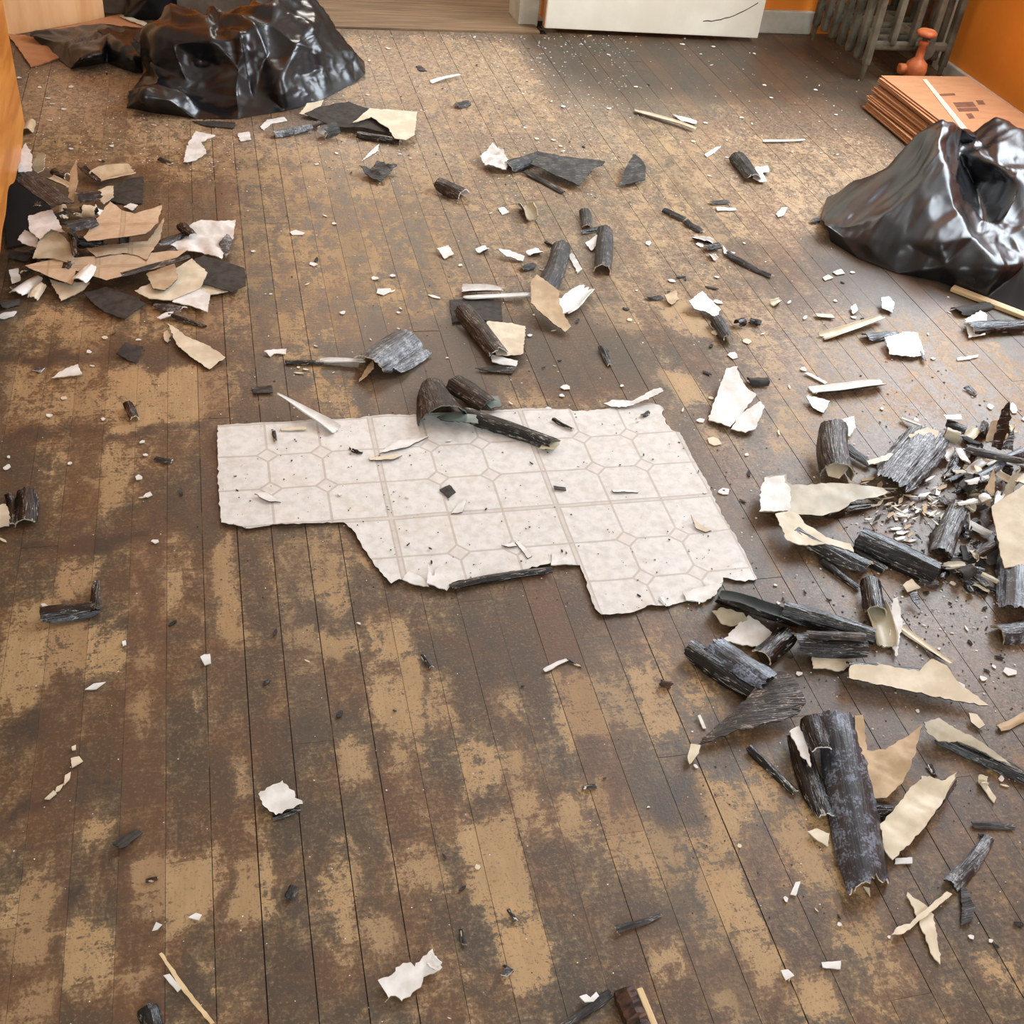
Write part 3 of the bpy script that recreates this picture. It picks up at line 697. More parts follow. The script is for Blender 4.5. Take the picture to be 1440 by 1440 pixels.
curl('white narrow tail of the brown trough', (655,420), (745,417), 11, 80, -1, 9, 0, 'white', 'white', .004, .1)
sheet('tan jagged flake with black underside among the centre curls', [(744,419),(752,411),(784,428),(785,440),(795,455),(803,463),(795,468),(778,460),(757,448),(745,440)], 'tanpaper', 'black', .008, tilt=(0, .25))
curl('black curl with white inner face right of the tan flake', (790,438), (826,407), 30, 120, -1, 24, 10, 'black', 'white', 0, .2)
curl('grey ridged tube leaning upward behind the tan flake', (766,410), (792,348), 30, 190, 1, 27, 0, 'grey', 'cream', 0, .07)
sheet('white curved sliver beside the grey ridged tube', [(799,360),(804,358),(818,382),(812,386)], 'white', 'white', 0, tilt=(.3, 0))
curl('little dark curl left of the grey ridged tube', (733,379), (752,374), 14, 130, 1, out='grey', z=0)
sheet('white strip chip left of the grey ridged tube', [(698,357),(715,358),(738,364),(735,369),(712,364)], 'white', 'char', .003, tilt=(0, .25))
curl('white and grey shaving behind the white strip chip', (742,358), (760,354), 13, 140, -1, out='grey', inn='white')
curl('grey ridged tube standing right of the leaning tube', (851,325), (848,380), 25, 190, 1, 24, 0, 'grey', 'cream', 0, .05)
curl('short grey tube above the standing tube', (823,298), (826,320), 18, 180, 1, 15, 0, 'grey', 'cream', 0, .06)
curl('small crossways black twist between the two grey tubes', (818,327), (852,320), 9, 180, 1, out='black', inn='white', jag=.2)
sheet('white scrap beside the standing grey tube', [(822,345),(838,338),(845,345),(832,354)], 'white', 'grey', .002, tilt=(.2, .1))
curl('thin black shaving left of the leaning tube top', (766,341), (788,350), 7, 150, 1, 4)
curl('tiny upright curl with white inside near the middle', (738,287), (748,308), 22, 190, -1, 18, 0, 'black', 'olive', 0, .15)
sheet('white smudge-like chip left of the upright curl', [(700,295),(708,293),(716,300),(706,303)], 'white', 'white', 0)
sheet('white chip on boards left of the leaning tube', [(614,355),(630,351),(638,360),(625,365)], 'white', 'tanpaper', 0, tilt=(0, .2))
curl('small white and grey roll right of that white chip', (672,355), (685,349), 11, 150, -1, out='grey', inn='white')

# ---- pieces near the doorway
sheet('crumpled white torn piece near the far doorway', [(675,225),(684,218),(692,211),(697,216),(706,220),(713,232),(712,241),(698,239),(684,236)], 'white', 'white', .01, tilt=(.1, .1), wav=.012)
curl('grey roll of backing beside the crumpled white piece', (712,236), (752,222), 27, 170, 1, 25, 0, 'grey', 'white', 0, .06)
curl('grey and white torn roll behind the flat grey flap', (752,218), (786,222), 18, 150, 1, 14, 0, 'grey', 'white', .004, .2)
sheet('flat grey flap of backing spread near the doorway', [(745,238),(758,226),(800,228),(850,232),(846,237),(835,240),(815,263),(785,252)], 'grey', 'black', .012, tilt=(-.03, .08))
curl('narrow grey strip in front of the flat grey flap', (740,243), (793,271), 13, 110, 1, 10, 0, 'grey', 'black', 0, .06)
sheet('ridged dark triangle of backing right of the grey flap', [(870,263),(878,245),(889,230),(900,236),(907,245),(906,258),(890,260)], 'grey', 'black', .006, tilt=(.05, .15))
curl('squat brown-black roll alone on the boards', (617,259), (652,275), 25, 200, 1, 24, 0, 'brownblack', 'white', 0, .05)
sheet('crumpled dark scrap left of the squat brown roll', [(505,242),(522,240),(530,234),(545,238),(558,239),(548,248),(535,258),(522,254)], 'grey', 'char', .004, wav=.012, tilt=(0, .1))
sheet('dark folded sheet with cream corner in front of the bag', [(428,168),(450,160),(490,155),(520,163),(540,168),(565,190),(540,188),(510,183),(470,182)], 'char', 'char', .012, tilt=(0, .12))
sheet('cream corner folded over the dark sheet by the bag', [(496,178),(520,162),(555,164),(586,166),(583,192),(570,198),(555,196),(545,184),(522,172)], 'cream', 'olive', .018, tilt=(0, .1))
curl('short black ridged roll under the cream corner', (503,190), (563,200), 14, 200, 1, 13, 0, 'black', 'white', 0, .03)
curl('silvery dark roll lying in front of the slumped bag', (385,190), (437,179), 14, 210, 1, 12, 0, 'silver', 'white', 0, .04)
curl('round white and grey ring curl beside the silvery roll', (452,188), (472,182), 20, 260, 1, 18, 0, 'grey', 'white', 0, .2)
sheet('white crooked strip just in front of the slumped bag', [(366,180),(376,170),(400,166),(404,171),(382,175),(370,184)], 'white', 'white', 0)
sheet('pale triangle against the foot of the slumped bag', [(421,164),(432,156),(455,153),(446,168)], 'cream', 'char', .003, tilt=(0, .3))
sheet('flat black strip under the front of the slumped bag', [(270,172),(300,172),(331,174),(330,182),(290,179)], 'char', 'black', 0)
sheet('upper white scrap on boards left of the doorway', [(264,205),(276,193),(303,197),(290,201),(270,208)], 'white', 'white', .003, tilt=(0, .2))
sheet('lower white scrap on boards left of the doorway', [(258,229),(263,212),(282,206),(291,220),(272,228)], 'white', 'white', .003, tilt=(.05, .15))
sheet('white squarish chip below the slumped bag', [(334,190),(350,187),(353,198),(338,200)], 'white', 'white', 0)
curl('white and black shaving beside the scrap left of doorway', (224,225), (242,230), 9, 120, 1, 5, out='brownblack', inn='white')
curl('white tapered peel near the doorway centre', (606,116), (645,109), 11, 110, -1, 4, 0, 'white', 'white', 0, .08)
curl('little dark curl on boards below the white tapered peel', (642,149), (659,146), 13, 170, 1, out='grey', inn='white')
sheet('dark flat chip above the white tapered peel', [(585,94),(592,94),(600,101),(590,101)], 'grey', 'char', 0)
sheet('white pointed strip lying below the short black roll', [(508,228),(524,212),(533,204),(531,214),(514,224)], 'white', 'white', 0)
curl('long white strip in front of the cream door', (893,156), (978,184), 13, 100, -1, 9, 0, 'white', 'cream', 0, .04)
sheet('short white strip beside the long strip near the door', [(945,162),(962,166),(980,172),(978,176),(958,171)], 'white', 'white', .002)
curl('grey roll with white torn end right of the doorway', (1038,222), (1060,252), 27, 170, 1, 24, 0, 'grey', 'white', 0, .08)
sheet('white torn tongue at the end of the grey roll', [(1058,252),(1062,236),(1080,235),(1082,243),(1072,244),(1078,256),(1068,257)], 'white', 'white', .006)
curl('thin white sliver with black notch near the cardboard', (1074,200), (1132,199), 7, 120, -1, 4, 0, 'white', 'white', 0, .03)
curl('small dark chip with pale edge right of the centre boards', (999,286), (1024,284), 11, 100, 1, out='grey', inn='white')
sheet('narrow white strip under that small dark chip', [(1007,293),(1034,294),(1035,297),(1008,298)], 'white', 'white', 0)
sheet('white chip alone left of the right bin bag', [(1091,302),(1098,294),(1107,293),(1102,304),(1094,307)], 'white', 'white', 0)
curl('tiny grey roll at the tip of the right bin bag', (1142,312), (1151,310), 9, 180, 1, out='grey', inn='white')
sheet('white sliver on boards right of the doorway', [(990,219),(1008,208),(1014,207),(1004,216),(994,222)], 'white', 'white', 0)

# ---- broken chain of strips right of the centre
curl('first black strip at the top of the broken chain', (934,296), (964,310), 13, 150, 1, 12, 0, 'grey', 'white', 0, .06)
curl('second grey strip with white edge in the broken chain', (964,313), (988,326), 14, 140, 1, 11, 0, 'grey', 'white', 0, .1)
curl('white-edged twisted link in the middle of the chain', (975,334), (1002,342), 13, 160, -1, 12, 0, 'black', 'white', 0, .25)
curl('small black and white twist near the chain end', (992,350), (1012,347), 13, 180, 1, out='grey', inn='white', jag=.25)
sheet('white crescent chip before the last strip of the chain', [(1016,346),(1022,354),(1034,357),(1030,361),(1018,358)], 'white', 'white', .002)
curl('long dark strip ending the broken chain', (1022,358), (1084,389), 15, 120, 1, 11, 0, 'grey', 'white', 0, .08)
curl('tiny pale roll below the twisted link of the chain', (999,358), (1006,366), 9, 170, -1, out='grey', inn='white')
sheet('white flake with black edge above the crumpled black twist', [(967,432),(985,422),(990,426),(1012,440),(1008,449),(992,443),(975,440)], 'white', 'black', .004, tilt=(0, .25))
curl('crumpled black twist on the boards right of centre', (1008,452), (1024,478), 20, 210, 1, 17, 0, 'grey', 'cream', 0, .2)
curl('little black ring beside the crumpled black twist', (1036,456), (1046,453), 12, 250, 1, out='black', inn='black')
curl('small dark knot right of the little black ring', (1054,452), (1070,456), 9, 220, 1, out='black', inn='white', jag=.25)
curl('short black chip above the white flake', (909,420), (931,419), 9, 120, 1, out='grey')
sheet('tan and black scrap beside the short black chip', [(934,420),(950,414),(954,424),(944,430),(938,427)], 'tanpaper', 'black', .003, tilt=(0, .2))
curl('pale and dark curled scrap near the centre right boards', (1086,428), (1097,424), 13, 190, -1, 8, out='black', inn='cream')
curl('dark curved flake right of the tan jagged flake', (846,490), (858,514), 13, 110, 1, 9, out='grey')
curl('black lump alone right of the centre', (1052,537), (1080,538), 16, 170, 1, out='char', inn='char', jag=.1)

# ---- white flakes right of the sheet
sheet('large white torn sheet standing right of the cream sheet', [(1018,533),(1032,531),(1038,543),(1050,556),(1062,562),(1045,582),(1026,604),(995,592),(1006,562)], 'white', 'cream', .004, tilt=(.05, .12), bend=2)
sheet('white leaf-shaped flake beside the large white torn sheet', [(1027,604),(1040,588),(1066,574),(1073,580),(1062,606),(1048,610)], 'white', 'cream', .006, tilt=(.1, .1))
curl('white trough of vinyl with grey underside right of centre', (1143,552), (1242,542), 27, 100, -1, 22, -14, 'grey', 'white', 0, .05)
sheet('white jagged chip below the white trough', [(1132,561),(1146,563),(1166,568),(1158,582),(1142,576)], 'white', 'black', .003, tilt=(0, .12))
sheet('white strip pointing at the white trough', [(1130,527),(1136,526),(1163,539),(1160,542)], 'white', 'white', 0)
sheet('white strip with dark end at the sheet top right', [(848,569),(862,565),(890,568),(912,558),(926,555),(932,560),(905,569),(880,575),(860,574)], 'white', 'black', .006, tilt=(.1, .1))
curl('dark trough with cream rim right of the broken chain', (1158,474), (1240,450), 19, 140, -1, 10, 0, 'grey', 'cream', 0, .06)
curl('black fin-shaped curl beside the dark trough', (1216,476), (1262,468), 22, 120, 1, 13, 0, 'silver', 'black', 0, .08)
sheet('white rectangular flake with dark curled edge', [(1242,480),(1270,473),(1288,474),(1300,500),(1285,504),(1250,500)], 'white', 'black', .006, tilt=(0, .1))
curl('dark curled edge of the white rectangular flake', (1282,472), (1300,508), 9, 170, 1, 6, 0, 'black', 'white', .003, .15)
sheet('white square chip above the white rectangular flake', [(1237,425),(1247,424),(1257,430),(1254,441),(1240,437)], 'white', 'black', .004, tilt=(0, .2))
sheet('white pointed chip left of the square chip', [(1195,434),(1203,429),(1206,438),(1199,443)], 'white', 'white', .003)
sheet('pale strip under the edge of the right bag', [(1145,442),(1170,444),(1174,449),(1150,447)], 'cream', 'grey', .003)
sheet('small cream chip on shadowed boards by the right bag', [(1170,384),(1182,380),(1188,386),(1176,388)], 'cream', 'tanpaper', 0)
sheet('small cream crumb beside the chip by the right bag', [(1156,392),(1164,388),(1172,392),(1160,396)], 'cream', 'tanpaper', 0)
curl('black curl with white end under the right bin bag', (1362,462), (1445,456), 30, 140, 1, 26, 0, 'black', 'white', .004, .06)
sheet('white torn end poking from the black curl by the bag', [(1355,455),(1375,446),(1385,452),(1384,474),(1362,476)], 'white', 'cream', .004, tilt=(.1, .1))
curl('dark limp flap in the shadow under the right bag', (1345,440), (1395,428), 24, 100, 1, 20, 0, 'char', 'black', 0, .1)
curl('small grey folded scrap on boards above the debris heap', (1360,545), (1372,556), 13, 130, 1, 9, out='silver', inn='white')
sheet('forked white sliver below the right bin bag', [(1345,505),(1375,500),(1374,504),(1360,507),(1346,508)], 'white', 'white', 0)
stk = bmesh.new()
a_, b_ = fl(1340, 402, .012), fl(1470, 452, .012)
Ls = (b_-a_).length; box(stk, 0, Ls, -.013, .013, 0, .010, .002)
st = bm_obj('wooden_strip', stk, MAT['stick']); st.location = (a_.x, a_.y, .0012); st.rotation_euler = (0, 0, math.atan2(b_.y-a_.y, b_.x-a_.x))
tag(st, 'pale wooden strip poking out from under the right bag', 'wood strip')

# ---- debris heap at the right edge
curl('black ridged curl with round cream end left of the heap', (1168,608), (1176,664), 40, 230, 1, 46, 0, 'brownblack', 'olive', 0, .06, pitch=-6)
sheet('cream rounded inner face of the ridged curl by the heap', [(1156,652),(1170,645),(1190,650),(1191,664),(1180,674),(1164,670)], 'cream', 'cream', .018, tilt=(.1, .15), jag=.2)
curl('grey flap folded off the ridged curl by the heap', (1188,632), (1224,655), 24, 90, 1, 14, 0, 'grey', 'black', .004, .1)
sheet('white curled paper behind the ridged curl', [(1181,596),(1199,592),(1202,604),(1195,615),(1181,610)], 'white', 'cream', .004, tilt=(0, .2))
curl('silvery fibrous slab of backing on top of the heap', (1306,612), (1252,682), 68, 95, 1, 62, 0, 'silver', 'black', .012, .14, ridge=.003)
sheet('cream strip lying across the silvery slab', [(1218,650),(1250,640),(1288,633),(1291,638),(1252,648),(1222,655)], 'cream', 'cream', .03)
curl('thin black splinter under the silvery slab', (1222,652), (1262,656), 9, 120, 1, 6)
sheet('olive sheet strip with cream square end left of heap', [(1068,690),(1074,679),(1103,676),(1104,684),(1112,688),(1180,684),(1240,690),(1248,696),(1232,703),(1205,706),(1178,722),(1155,728),(1068,722)], 'olive', 'black', .014, bend=3, axis=8, tilt=(0, .1))
sheet('cream squarish end patch of the olive strip', [(1068,690),(1074,679),(1101,675),(1102,684),(1110,690),(1110,720),(1068,721)], 'white', 'cream', .021, tilt=(0, .1))
curl('black roll beneath the olive strip', (1158,722), (1222,712), 22, 170, 1, 16, 0, 'black', 'black', 0, .06)
curl('black ridged wedge with cream folded top left of heap', (1118,752), (1222,800), 44, 150, 1, 36, -12, 'black', 'cream', 0, .07)
sheet('cream triangular fold on top of the black wedge', [(1089,728),(1108,723),(1120,727),(1130,740),(1160,758),(1196,768),(1200,778),(1160,768),(1124,768),(1105,762)], 'cream', 'olive', .022, tilt=(.03, .06))
curl('long thin roll under the black ridged wedge', (1155,790), (1208,828), 13, 190, 1, 12, 0, 'black', 'cream', 0, .03)
curl('largest glossy black roll in front of the heap', (1208,756), (1318,806), 46, 200, 1, 44, 0, 'black', 'black', 0, .04, ridge=.0024)
curl('slim black roll between the wedge and largest roll', (1202,776), (1245,802), 17, 190, 1, 16, 0, 'black', 'cream', 0, .05)
curl('crumbled dark end piece under the largest roll', (1292,818), (1318,822), 18, 150, 1, 14, 0, 'brownblack', 'cream', 0, .25)
curl('shiny upright roll leaning on the heap', (1350,712), (1322,780), 31, 190, 1, 30, 0, 'silver', 'black', .008, .05, ridge=.0026)
curl('long dark stick across the top of the heap', (1358,632), (1450,652), 15, 170, 1, 13, 0, 'brownblack', 'black', .045, .05)
curl('blue-shining strip on the heap under the long stick', (1376,672), (1411,650), 16, 130, 1, 14, 0, 'speckle', 'black', .035, .05)
curl('blue-shining strip at the right edge above the stick', (1414,645), (1450,630), 15, 130, 1, 14, 0, 'speckle', 'black', .04, .05)
curl('black ribbed stub at the back of the heap', (1330,596), (1358,606), 20, 190, 1, 19, 0, 'black', 'cream', .01, .05)
curl('olive ring curl at the back of the heap', (1328,612), (1348,618), 20, 280, 1, 18, 0, 'olive', 'olive', .012, .08)
sheet('cream curl scrap at the back left of the heap', [(1276,616),(1300,608),(1318,614),(1312,626),(1286,624)], 'cream', 'olive', .03, tilt=(.1, .2))
curl('white strip sticking out behind the heap', (1268,588), (1306,606), 10, 100, -1, 7, 0, 'white', 'white', .004, .05)
sheet('white chip on top of the black ribbed stub', [(1326,586),(1350,584),(1352,592),(1330,592)], 'white', 'white', .03)
sheet('upright black shard at the back right of the heap', [(1392,632),(1394,608),(1402,602),(1410,612),(1408,634)], 'black', 'black', .035, tilt=(0, .9))
sheet('tan scrap behind the upright black shard', [(1384,624),(1388,606),(1400,604),(1396,622)], 'tanpaper', 'char', .03, tilt=(0, .5))
sheet('black triangular scrap right of the upright shard', [(1406,634),(1420,614),(1424,634)], 'black', 'black', .035, tilt=(0, .5))
sheet('tan curved flap standing in the middle of the heap', [(1375,706),(1384,690),(1388,676),(1394,700),(1390,714)], 'tanpaper', 'olive', .02, tilt=(.2, .4))
sheet('olive narrow flap standing right in the heap', [(1402,712),(1412,690),(1424,682),(1420,702),(1408,716)], 'olive', 'olive', .02, tilt=(.2, .4))
curl('cream ring curl at the right edge of the heap', (1432,690), (1450,676), 30, 240, 1, 28, 0, 'cream', 'olive', .02, .1)
curl('white curved peel under the shiny upright roll', (1362,738), (1394,752), 18, 120, 1, 14, 0, 'white', 'white', .006, .06)
curl('charcoal slab fragment in front of the heap', (1335,800), (1380,790), 30, 60, 1, 26, 0, 'char', 'char', 0, .12)
curl('second charcoal slab fragment beside the blue sheet', (1378,790), (1405,770), 34, 70, 1, 30, 0, 'char', 'char', .004, .12)
curl('pale green strip in front of the charcoal slabs', (1380,808), (1412,824), 11, 90, 1, 9, 0, 'olive', 'olive', .008, .05)
curl('black hollow scrap beside the pale green strip', (1350,812), (1382,822), 14, 150, 1, 12, 0, 'black', 'olive', 0, .2)
sheet('large tan board sheet at the right edge of the heap', [(1386,729),(1442,704),(1470,690),(1470,800),(1412,800),(1405,785)], 'cream', 'tanpaper', .025, tilt=(.25, .12))
curl('big blue-grey folded sheet at the right edge', (1432,760), (1428,866), 66, 110, 1, 62, 10, 'speckle', 'black', .0, .05)
curl('half ring of grey vinyl at the right edge', (1403,892), (1450,886), 34, 180, 1, 34, 0, 'silver', 'olive', 0, .04)

# ---- cluster of large curls, lower right
curl('dark teal cupped piece at the corner of the cream sheet', (1010,842), (1122,884), 58, 120, -1, 46, -25, 'black', 'darkteal', 0, .05)
sheet('olive torn lip of the dark teal cupped piece', [(1000,864),(1016,859),(1046,866),(1050,874),(1030,882),(1016,880)], 'olive', 'olive', .008, tilt=(0, .15))
sheet('white flat rectangle between the cupped piece and small tube', [(1016,902),(1030,888),(1052,868),(1086,892),(1068,911),(1040,908)], 'white', 'cream', .006, tilt=(0, .05))
curl('long narrow black roll behind the lower cluster', (1100,856), (1230,892), 34, 190, 1, 26, 0, 'black', 'olive', .004, .03)
curl('short glossy black tube with cream mouth in the cluster', (1070,926), (1108,892), 34, 210, 1, 30, 0, 'black', 'cream', 0, .05)
curl('broad black half-roll in the middle of the cluster', (1118,904), (1216,906), 46, 140, 1, 44, 0, 'black', 'olive', .012, .06)
curl('thin black roll lying on the broad half-roll', (1135,892), (1216,896), 14, 170, 1, 16, 0, 'brownblack', 'olive', .034, .04)
sheet('cream torn skirt below the broad half-roll', [(1138,922),(1170,918),(1206,920),(1200,936),(1180,946),(1160,942),(1144,942)], 'cream', 'olive', .004, tilt=(0, .06))
curl('glossy roll lying away from the camera in the cluster', (1224,818), (1232,860), 30, 190, 1, 30, 0, 'black', 'olive', .006, .05)
curl('olive and white open trough below the glossy roll', (1230,848), (1246,910), 38, 130, -1, 32, 0, 'white', 'olive', 0, .08)
sheet('white side flap right of the olive trough', [(1252,850),(1258,848),(1266,880),(1260,925),(1250,905)], 'white', 'cream', .004, tilt=(.2, 0))
sheet('long cream-faced flake right of the cluster', [(1190,962),(1191,946),(1240,946),(1288,952),(1304,938),(1326,946),(1348,968),(1390,994),(1340,988),(1300,982),(1250,973)], 'cream', 'black', .010, tilt=(0, .16), bend=3, axis=-20)
curl('black back edge rolled over the cream-faced flake', (1192,938), (1300,946), 22, 150, 1, 14, 0, 'black', 'black', .012, .06)
curl('long cream strip right of the olive trough', (1264,882), (1336,936), 13, 80, -1, 10, 0, 'grey', 'cream', 0, .04)
curl('black ridged tube at the left of the cluster', (968,912), (1062,972), 36, 190, 1, 36, 0, 'black', 'cream', 0, .05)
curl('speckled grey flap lying over the left black tube', (1004,906), (1078,962), 44, 70, 1, 48, 0, 'speckle', 'black', .02, .12)
sheet('large dark fan-shaped flap with pale ridges', [(978,1050),(1000,1030),(1030,1008),(1060,978),(1078,962),(1096,962),(1112,974),(1130,1000),(1118,1012),(1098,1022),(1080,1024),(1060,1032),(1030,1036),(1005,1044)], 'brownblack', 'black', .004, bend=-9, axis=35, tilt=(.08, .1), jag=1.2)
sheet('cream tip of the dark fan-shaped flap', [(966,1068),(970,1050),(984,1052),(982,1062),(970,1076)], 'cream', 'cream', .004, tilt=(0, .1))
sheet('thin white chip left of the fan-shaped flap', [(980,1009),(984,1008),(993,1026),(988,1026)], 'white', 'white', 0)
curl('long blue-speckled curl at the front of the cluster', (1178,1014), (1222,1246), 78, 130, 1, 66, 0, 'speckle', 'cream', .0, .06, skew=-.12, ridge=.0006, bowk=.3)
curl('black tube resting on the head of the speckled curl', (1142,1012), (1156,1056), 36, 180, 1, 32, 0, 'black', 'white', .026, .05)
curl('black ridged half-roll behind the speckled curl', (1120,1036), (1160,1150), 38, 150, 1, 34, 0, 'black', 'white', 0, .05)
sheet('white paper edge between tube and ridged half-roll', [(1109,1030),(1122,1024),(1132,1042),(1140,1080),(1126,1064)], 'white', 'white', .024, tilt=(.1, 0))
curl('thin black twisted strip left of the speckled curl', (1053,1052), (1118,1114), 15, 190, 1, 12, 0, 'black', 'cream', 0, .06)
sheet('tan crumpled sheet behind the speckled curl', [(1196,1020),(1208,1018),(1216,1062),(1240,1064),(1290,1034),(1280,1074),(1268,1105),(1244,1126),(1222,1124),(1208,1080)], 'tanpaper', 'cream', .012, tilt=(.05, .1), wav=.008)
sheet('cream folded sheet right of the speckled curl', [(1234,1162),(1250,1150),(1278,1112),(1300,1104),(1318,1112),(1338,1098),(1324,1130),(1296,1172),(1254,1212),(1244,1200)], 'cream', 'white', .006, tilt=(.08, .05), wav=.007)
curl('dark splinter edge on the cream folded sheet', (1344,1097), (1300,1164), 9, 140, 1, 5, 0, 'brownblack', 'tanpaper', .014, .1)
curl('small black block beside the speckled curl', (1228,1140), (1254,1138), 22, 150, 1, 18, 0, 'black', 'black', .004, .1)
sheet('cream ragged chip left of the speckled curl', [(1134,1172),(1148,1167),(1166,1174),(1164,1192),(1150,1184)], 'cream', 'cream', .002, tilt=(0, .1))
sheet('grey pointed scrap below the heap', [(1276,842),(1286,838),(1294,858),(1284,852)], 'silver', 'char', .004, tilt=(0, .3))
sheet('cream curved flake below the largest roll', [(1268,826),(1280,818),(1294,828),(1276,834)], 'cream', 'cream', .004, tilt=(0, .2))
curl('black half-roll running off the lower right edge', (1318,1036), (1450,1096), 30, 140, 1, 26, 0, 'black', 'olive', 0, .06)
sheet('olive face folded over the black half-roll at lower right', [(1298,1018),(1318,1013),(1340,1028),(1372,1042),(1392,1054),(1420,1076),(1398,1068),(1368,1052),(1345,1044),(1318,1044),(1302,1032)], 'olive', 'olive', .016, tilt=(.02, .05))
sheet('tan curved chip between the cream flake and right half-roll', [(1360,1006),(1372,1008),(1384,1022),(1376,1026),(1364,1018)], 'cream', 'char', .003, tilt=(.1, .1))
curl('tan shaving at the right edge above the curl', (1404,1026), (1450,1004), 13, 110, 1, 12, 0, 'tanpaper', 'black', 0, .06)
curl('grey flaking twig-like strip at lower right', (1338,1246), (1392,1180), 24, 150, 1, 18, 0, 'silver', 'black', 0, .1, ridge=.003)
curl('short black strip crossing the grey twig', (1366,1160), (1426,1164), 12, 120, 1, 10, 0, 'grey', 'black', 0, .06)
sheet('grey knife-shaped shard at lower right', [(1349,1250),(1356,1252),(1370,1280),(1364,1298),(1351,1304)], 'grey', 'char', 0, tilt=(.1, 0))
sheet('cream pointed triangle of paper at lower right', [(1274,1258),(1302,1276),(1311,1288),(1322,1356),(1312,1350)], 'cream', 'cream', 0)
sheet('pale strip crossing the pointed paper triangle', [(1252,1317),(1262,1304),(1278,1300),(1330,1256),(1338,1260),(1284,1304),(1266,1316)], 'cream', 'tanpaper', .003)
curl('small cream ring chip at lower right', (1376,1098), (1388,1100), 15, 210, -1, 12, 0, 'cream', 'cream')
sheet('cream narrow strip hanging from the ring chip', [(1376,1104),(1384,1102),(1400,1124),(1397,1131)], 'cream', 'white', 0)
sheet('white rectangular chip below the speckled curl', [(1258,1209),(1281,1208),(1282,1216),(1258,1216)], 'white', 'white', 0)
sheet('white triangular chip at the foot of speckled curl', [(1213,1248),(1222,1250),(1223,1263)], 'cream', 'cream', 0)
sheet('white upright rectangular chip left of speckled curl', [(1118,1242),(1125,1241),(1119,1261),(1111,1259)], 'white', 'white', 0)
sheet('white rectangular chip near the bottom right', [(1154,1355),(1182,1353),(1181,1364),(1156,1362)], 'white', 'white', 0)
sheet('white pointed chip near the bottom right', [(1097,1366),(1107,1365),(1116,1374),(1104,1380)], 'white', 'white', 0)
curl('small black shard right of the cream folded sheet', (1306,1076), (1314,1090), 9, 120, 1, out='black', inn='white')

# ---- heap at the left by the cabinet
curl('long grey weathered slab leaning on the cabinet heap', (32,244), (96,312), 34, 22, 1, 32, 0, 'grey', 'black', .05, .03, pitch=8, bowk=0)
sheet('white torn piece at the back of the cabinet heap', [(26,250),(28,232),(40,222),(48,232),(44,250)], 'white', 'cream', .05, tilt=(0, .3))
sheet('pale grey curled edge behind the weathered slab', [(46,236),(56,226),(66,228),(62,244),(50,246)], 'olive', 'white', .04, tilt=(.2, .2))
sheet('large tan printed sheet on top of the cabinet heap', [(118,342),(132,318),(156,290),(172,300),(190,304),(228,291),(222,318),(206,340),(180,344),(124,350)], 'tan', 'black', .05, tilt=(.0, -.06), bend=2, axis=20)
sheet('tan printed sheet under the topmost tan sheet', [(122,352),(150,348),(208,342),(232,310),(226,340),(206,368),(196,362),(174,358),(136,364)], 'tan', 'black', .034, tilt=(0, .03))
sheet('cream printed piece at the left of the cabinet heap', [(40,308),(74,300),(90,330),(72,326),(56,338),(42,326)], 'white', 'cream', .05, tilt=(.05, .05))
sheet('white folded piece below the cream piece at cabinet', [(25,340),(36,328),(54,338),(52,350),(38,346)], 'white', 'cream', .035, tilt=(0, .1))
sheet('khaki folded piece left of the tan sheets', [(46,366),(56,346),(68,326),(88,338),(104,352),(104,372),(76,366)], 'olive', 'tanpaper', .035, tilt=(0, .1))
sheet('long tan printed sheet across the cabinet heap', [(36,378),(74,370),(130,366),(200,362),(264,358),(232,378),(150,396),(108,384),(102,402),(70,392)], 'tan', 'black', .026, tilt=(0, .06))
curl('long black and white splinter across the tan sheets', (170,388), (265,361), 11, 110, 1, 9, 0, 'brownblack', 'white', .045, .03)
curl('white rolled tab on the long tan sheet', (110,396), (128,376), 22, 130, 1, 20, 0, 'white', 'white', .03, .05)
sheet('cream sheet under the right of the cabinet heap', [(190,412),(232,392),(270,370),(292,388),(282,408),(240,424),(210,422)], 'cream', 'olive', .012, tilt=(0, .05))
sheet('tan brown-edged flap right of the long splinter', [(206,388),(246,376),(250,396),(232,410),(216,408)], 'tanpaper', 'black', .022, tilt=(0, .05))
sheet('white printed flake at the right end of cabinet heap', [(240,348),(262,330),(284,316),(312,320),(332,318),(328,342),(312,366),(284,358),(256,356)], 'white', 'tan', .016, tilt=(.03, .06), wav=.008)
curl('black shiny fold in the cabinet heap', (222,346), (262,328), 18, 120, 1, 14, 0, 'black', 'white', .022, .15)
curl('second black fold below the shiny fold of heap', (214,366), (256,346), 20, 100, 1, 16, 0, 'black', 'white', .012, .15)
curl('black hook of vinyl on the white printed flake', (256,318), (272,332), 18, 150, 1, 14, 0, 'black', 'white', .03, .15)
sheet('grey torn corner hanging from the white printed flake', [(308,350),(320,340),(328,346),(318,366)], 'silver', 'grey', .016, tilt=(0, .2))
sheet('dark grey flake at the right of the cabinet heap', [(264,374),(286,366),(318,374),(345,382),(346,404),(326,412),(296,404),(270,400)], 'char', 'char', .01, tilt=(0, .06))
sheet('white squarish flake at the front right of heap', [(243,428),(250,404),(264,404),(296,418),(292,440),(268,432)], 'white', 'cream', .006, tilt=(0, .06))
sheet('cream triangle under the dark grey flake', [(266,404),(296,402),(328,410),(296,416)], 'cream', 'white', .006)
sheet('dark grey flake at the front of the cabinet heap', [(118,416),(150,408),(186,420),(206,430),(192,438),(176,450),(150,442),(132,430)], 'char', 'char', .004, tilt=(0, .05))
curl('black shard with white stripe in front of the heap', (218,430), (258,438), 14, 100, 1, 20, 0, 'silver', 'white', .004, .15)
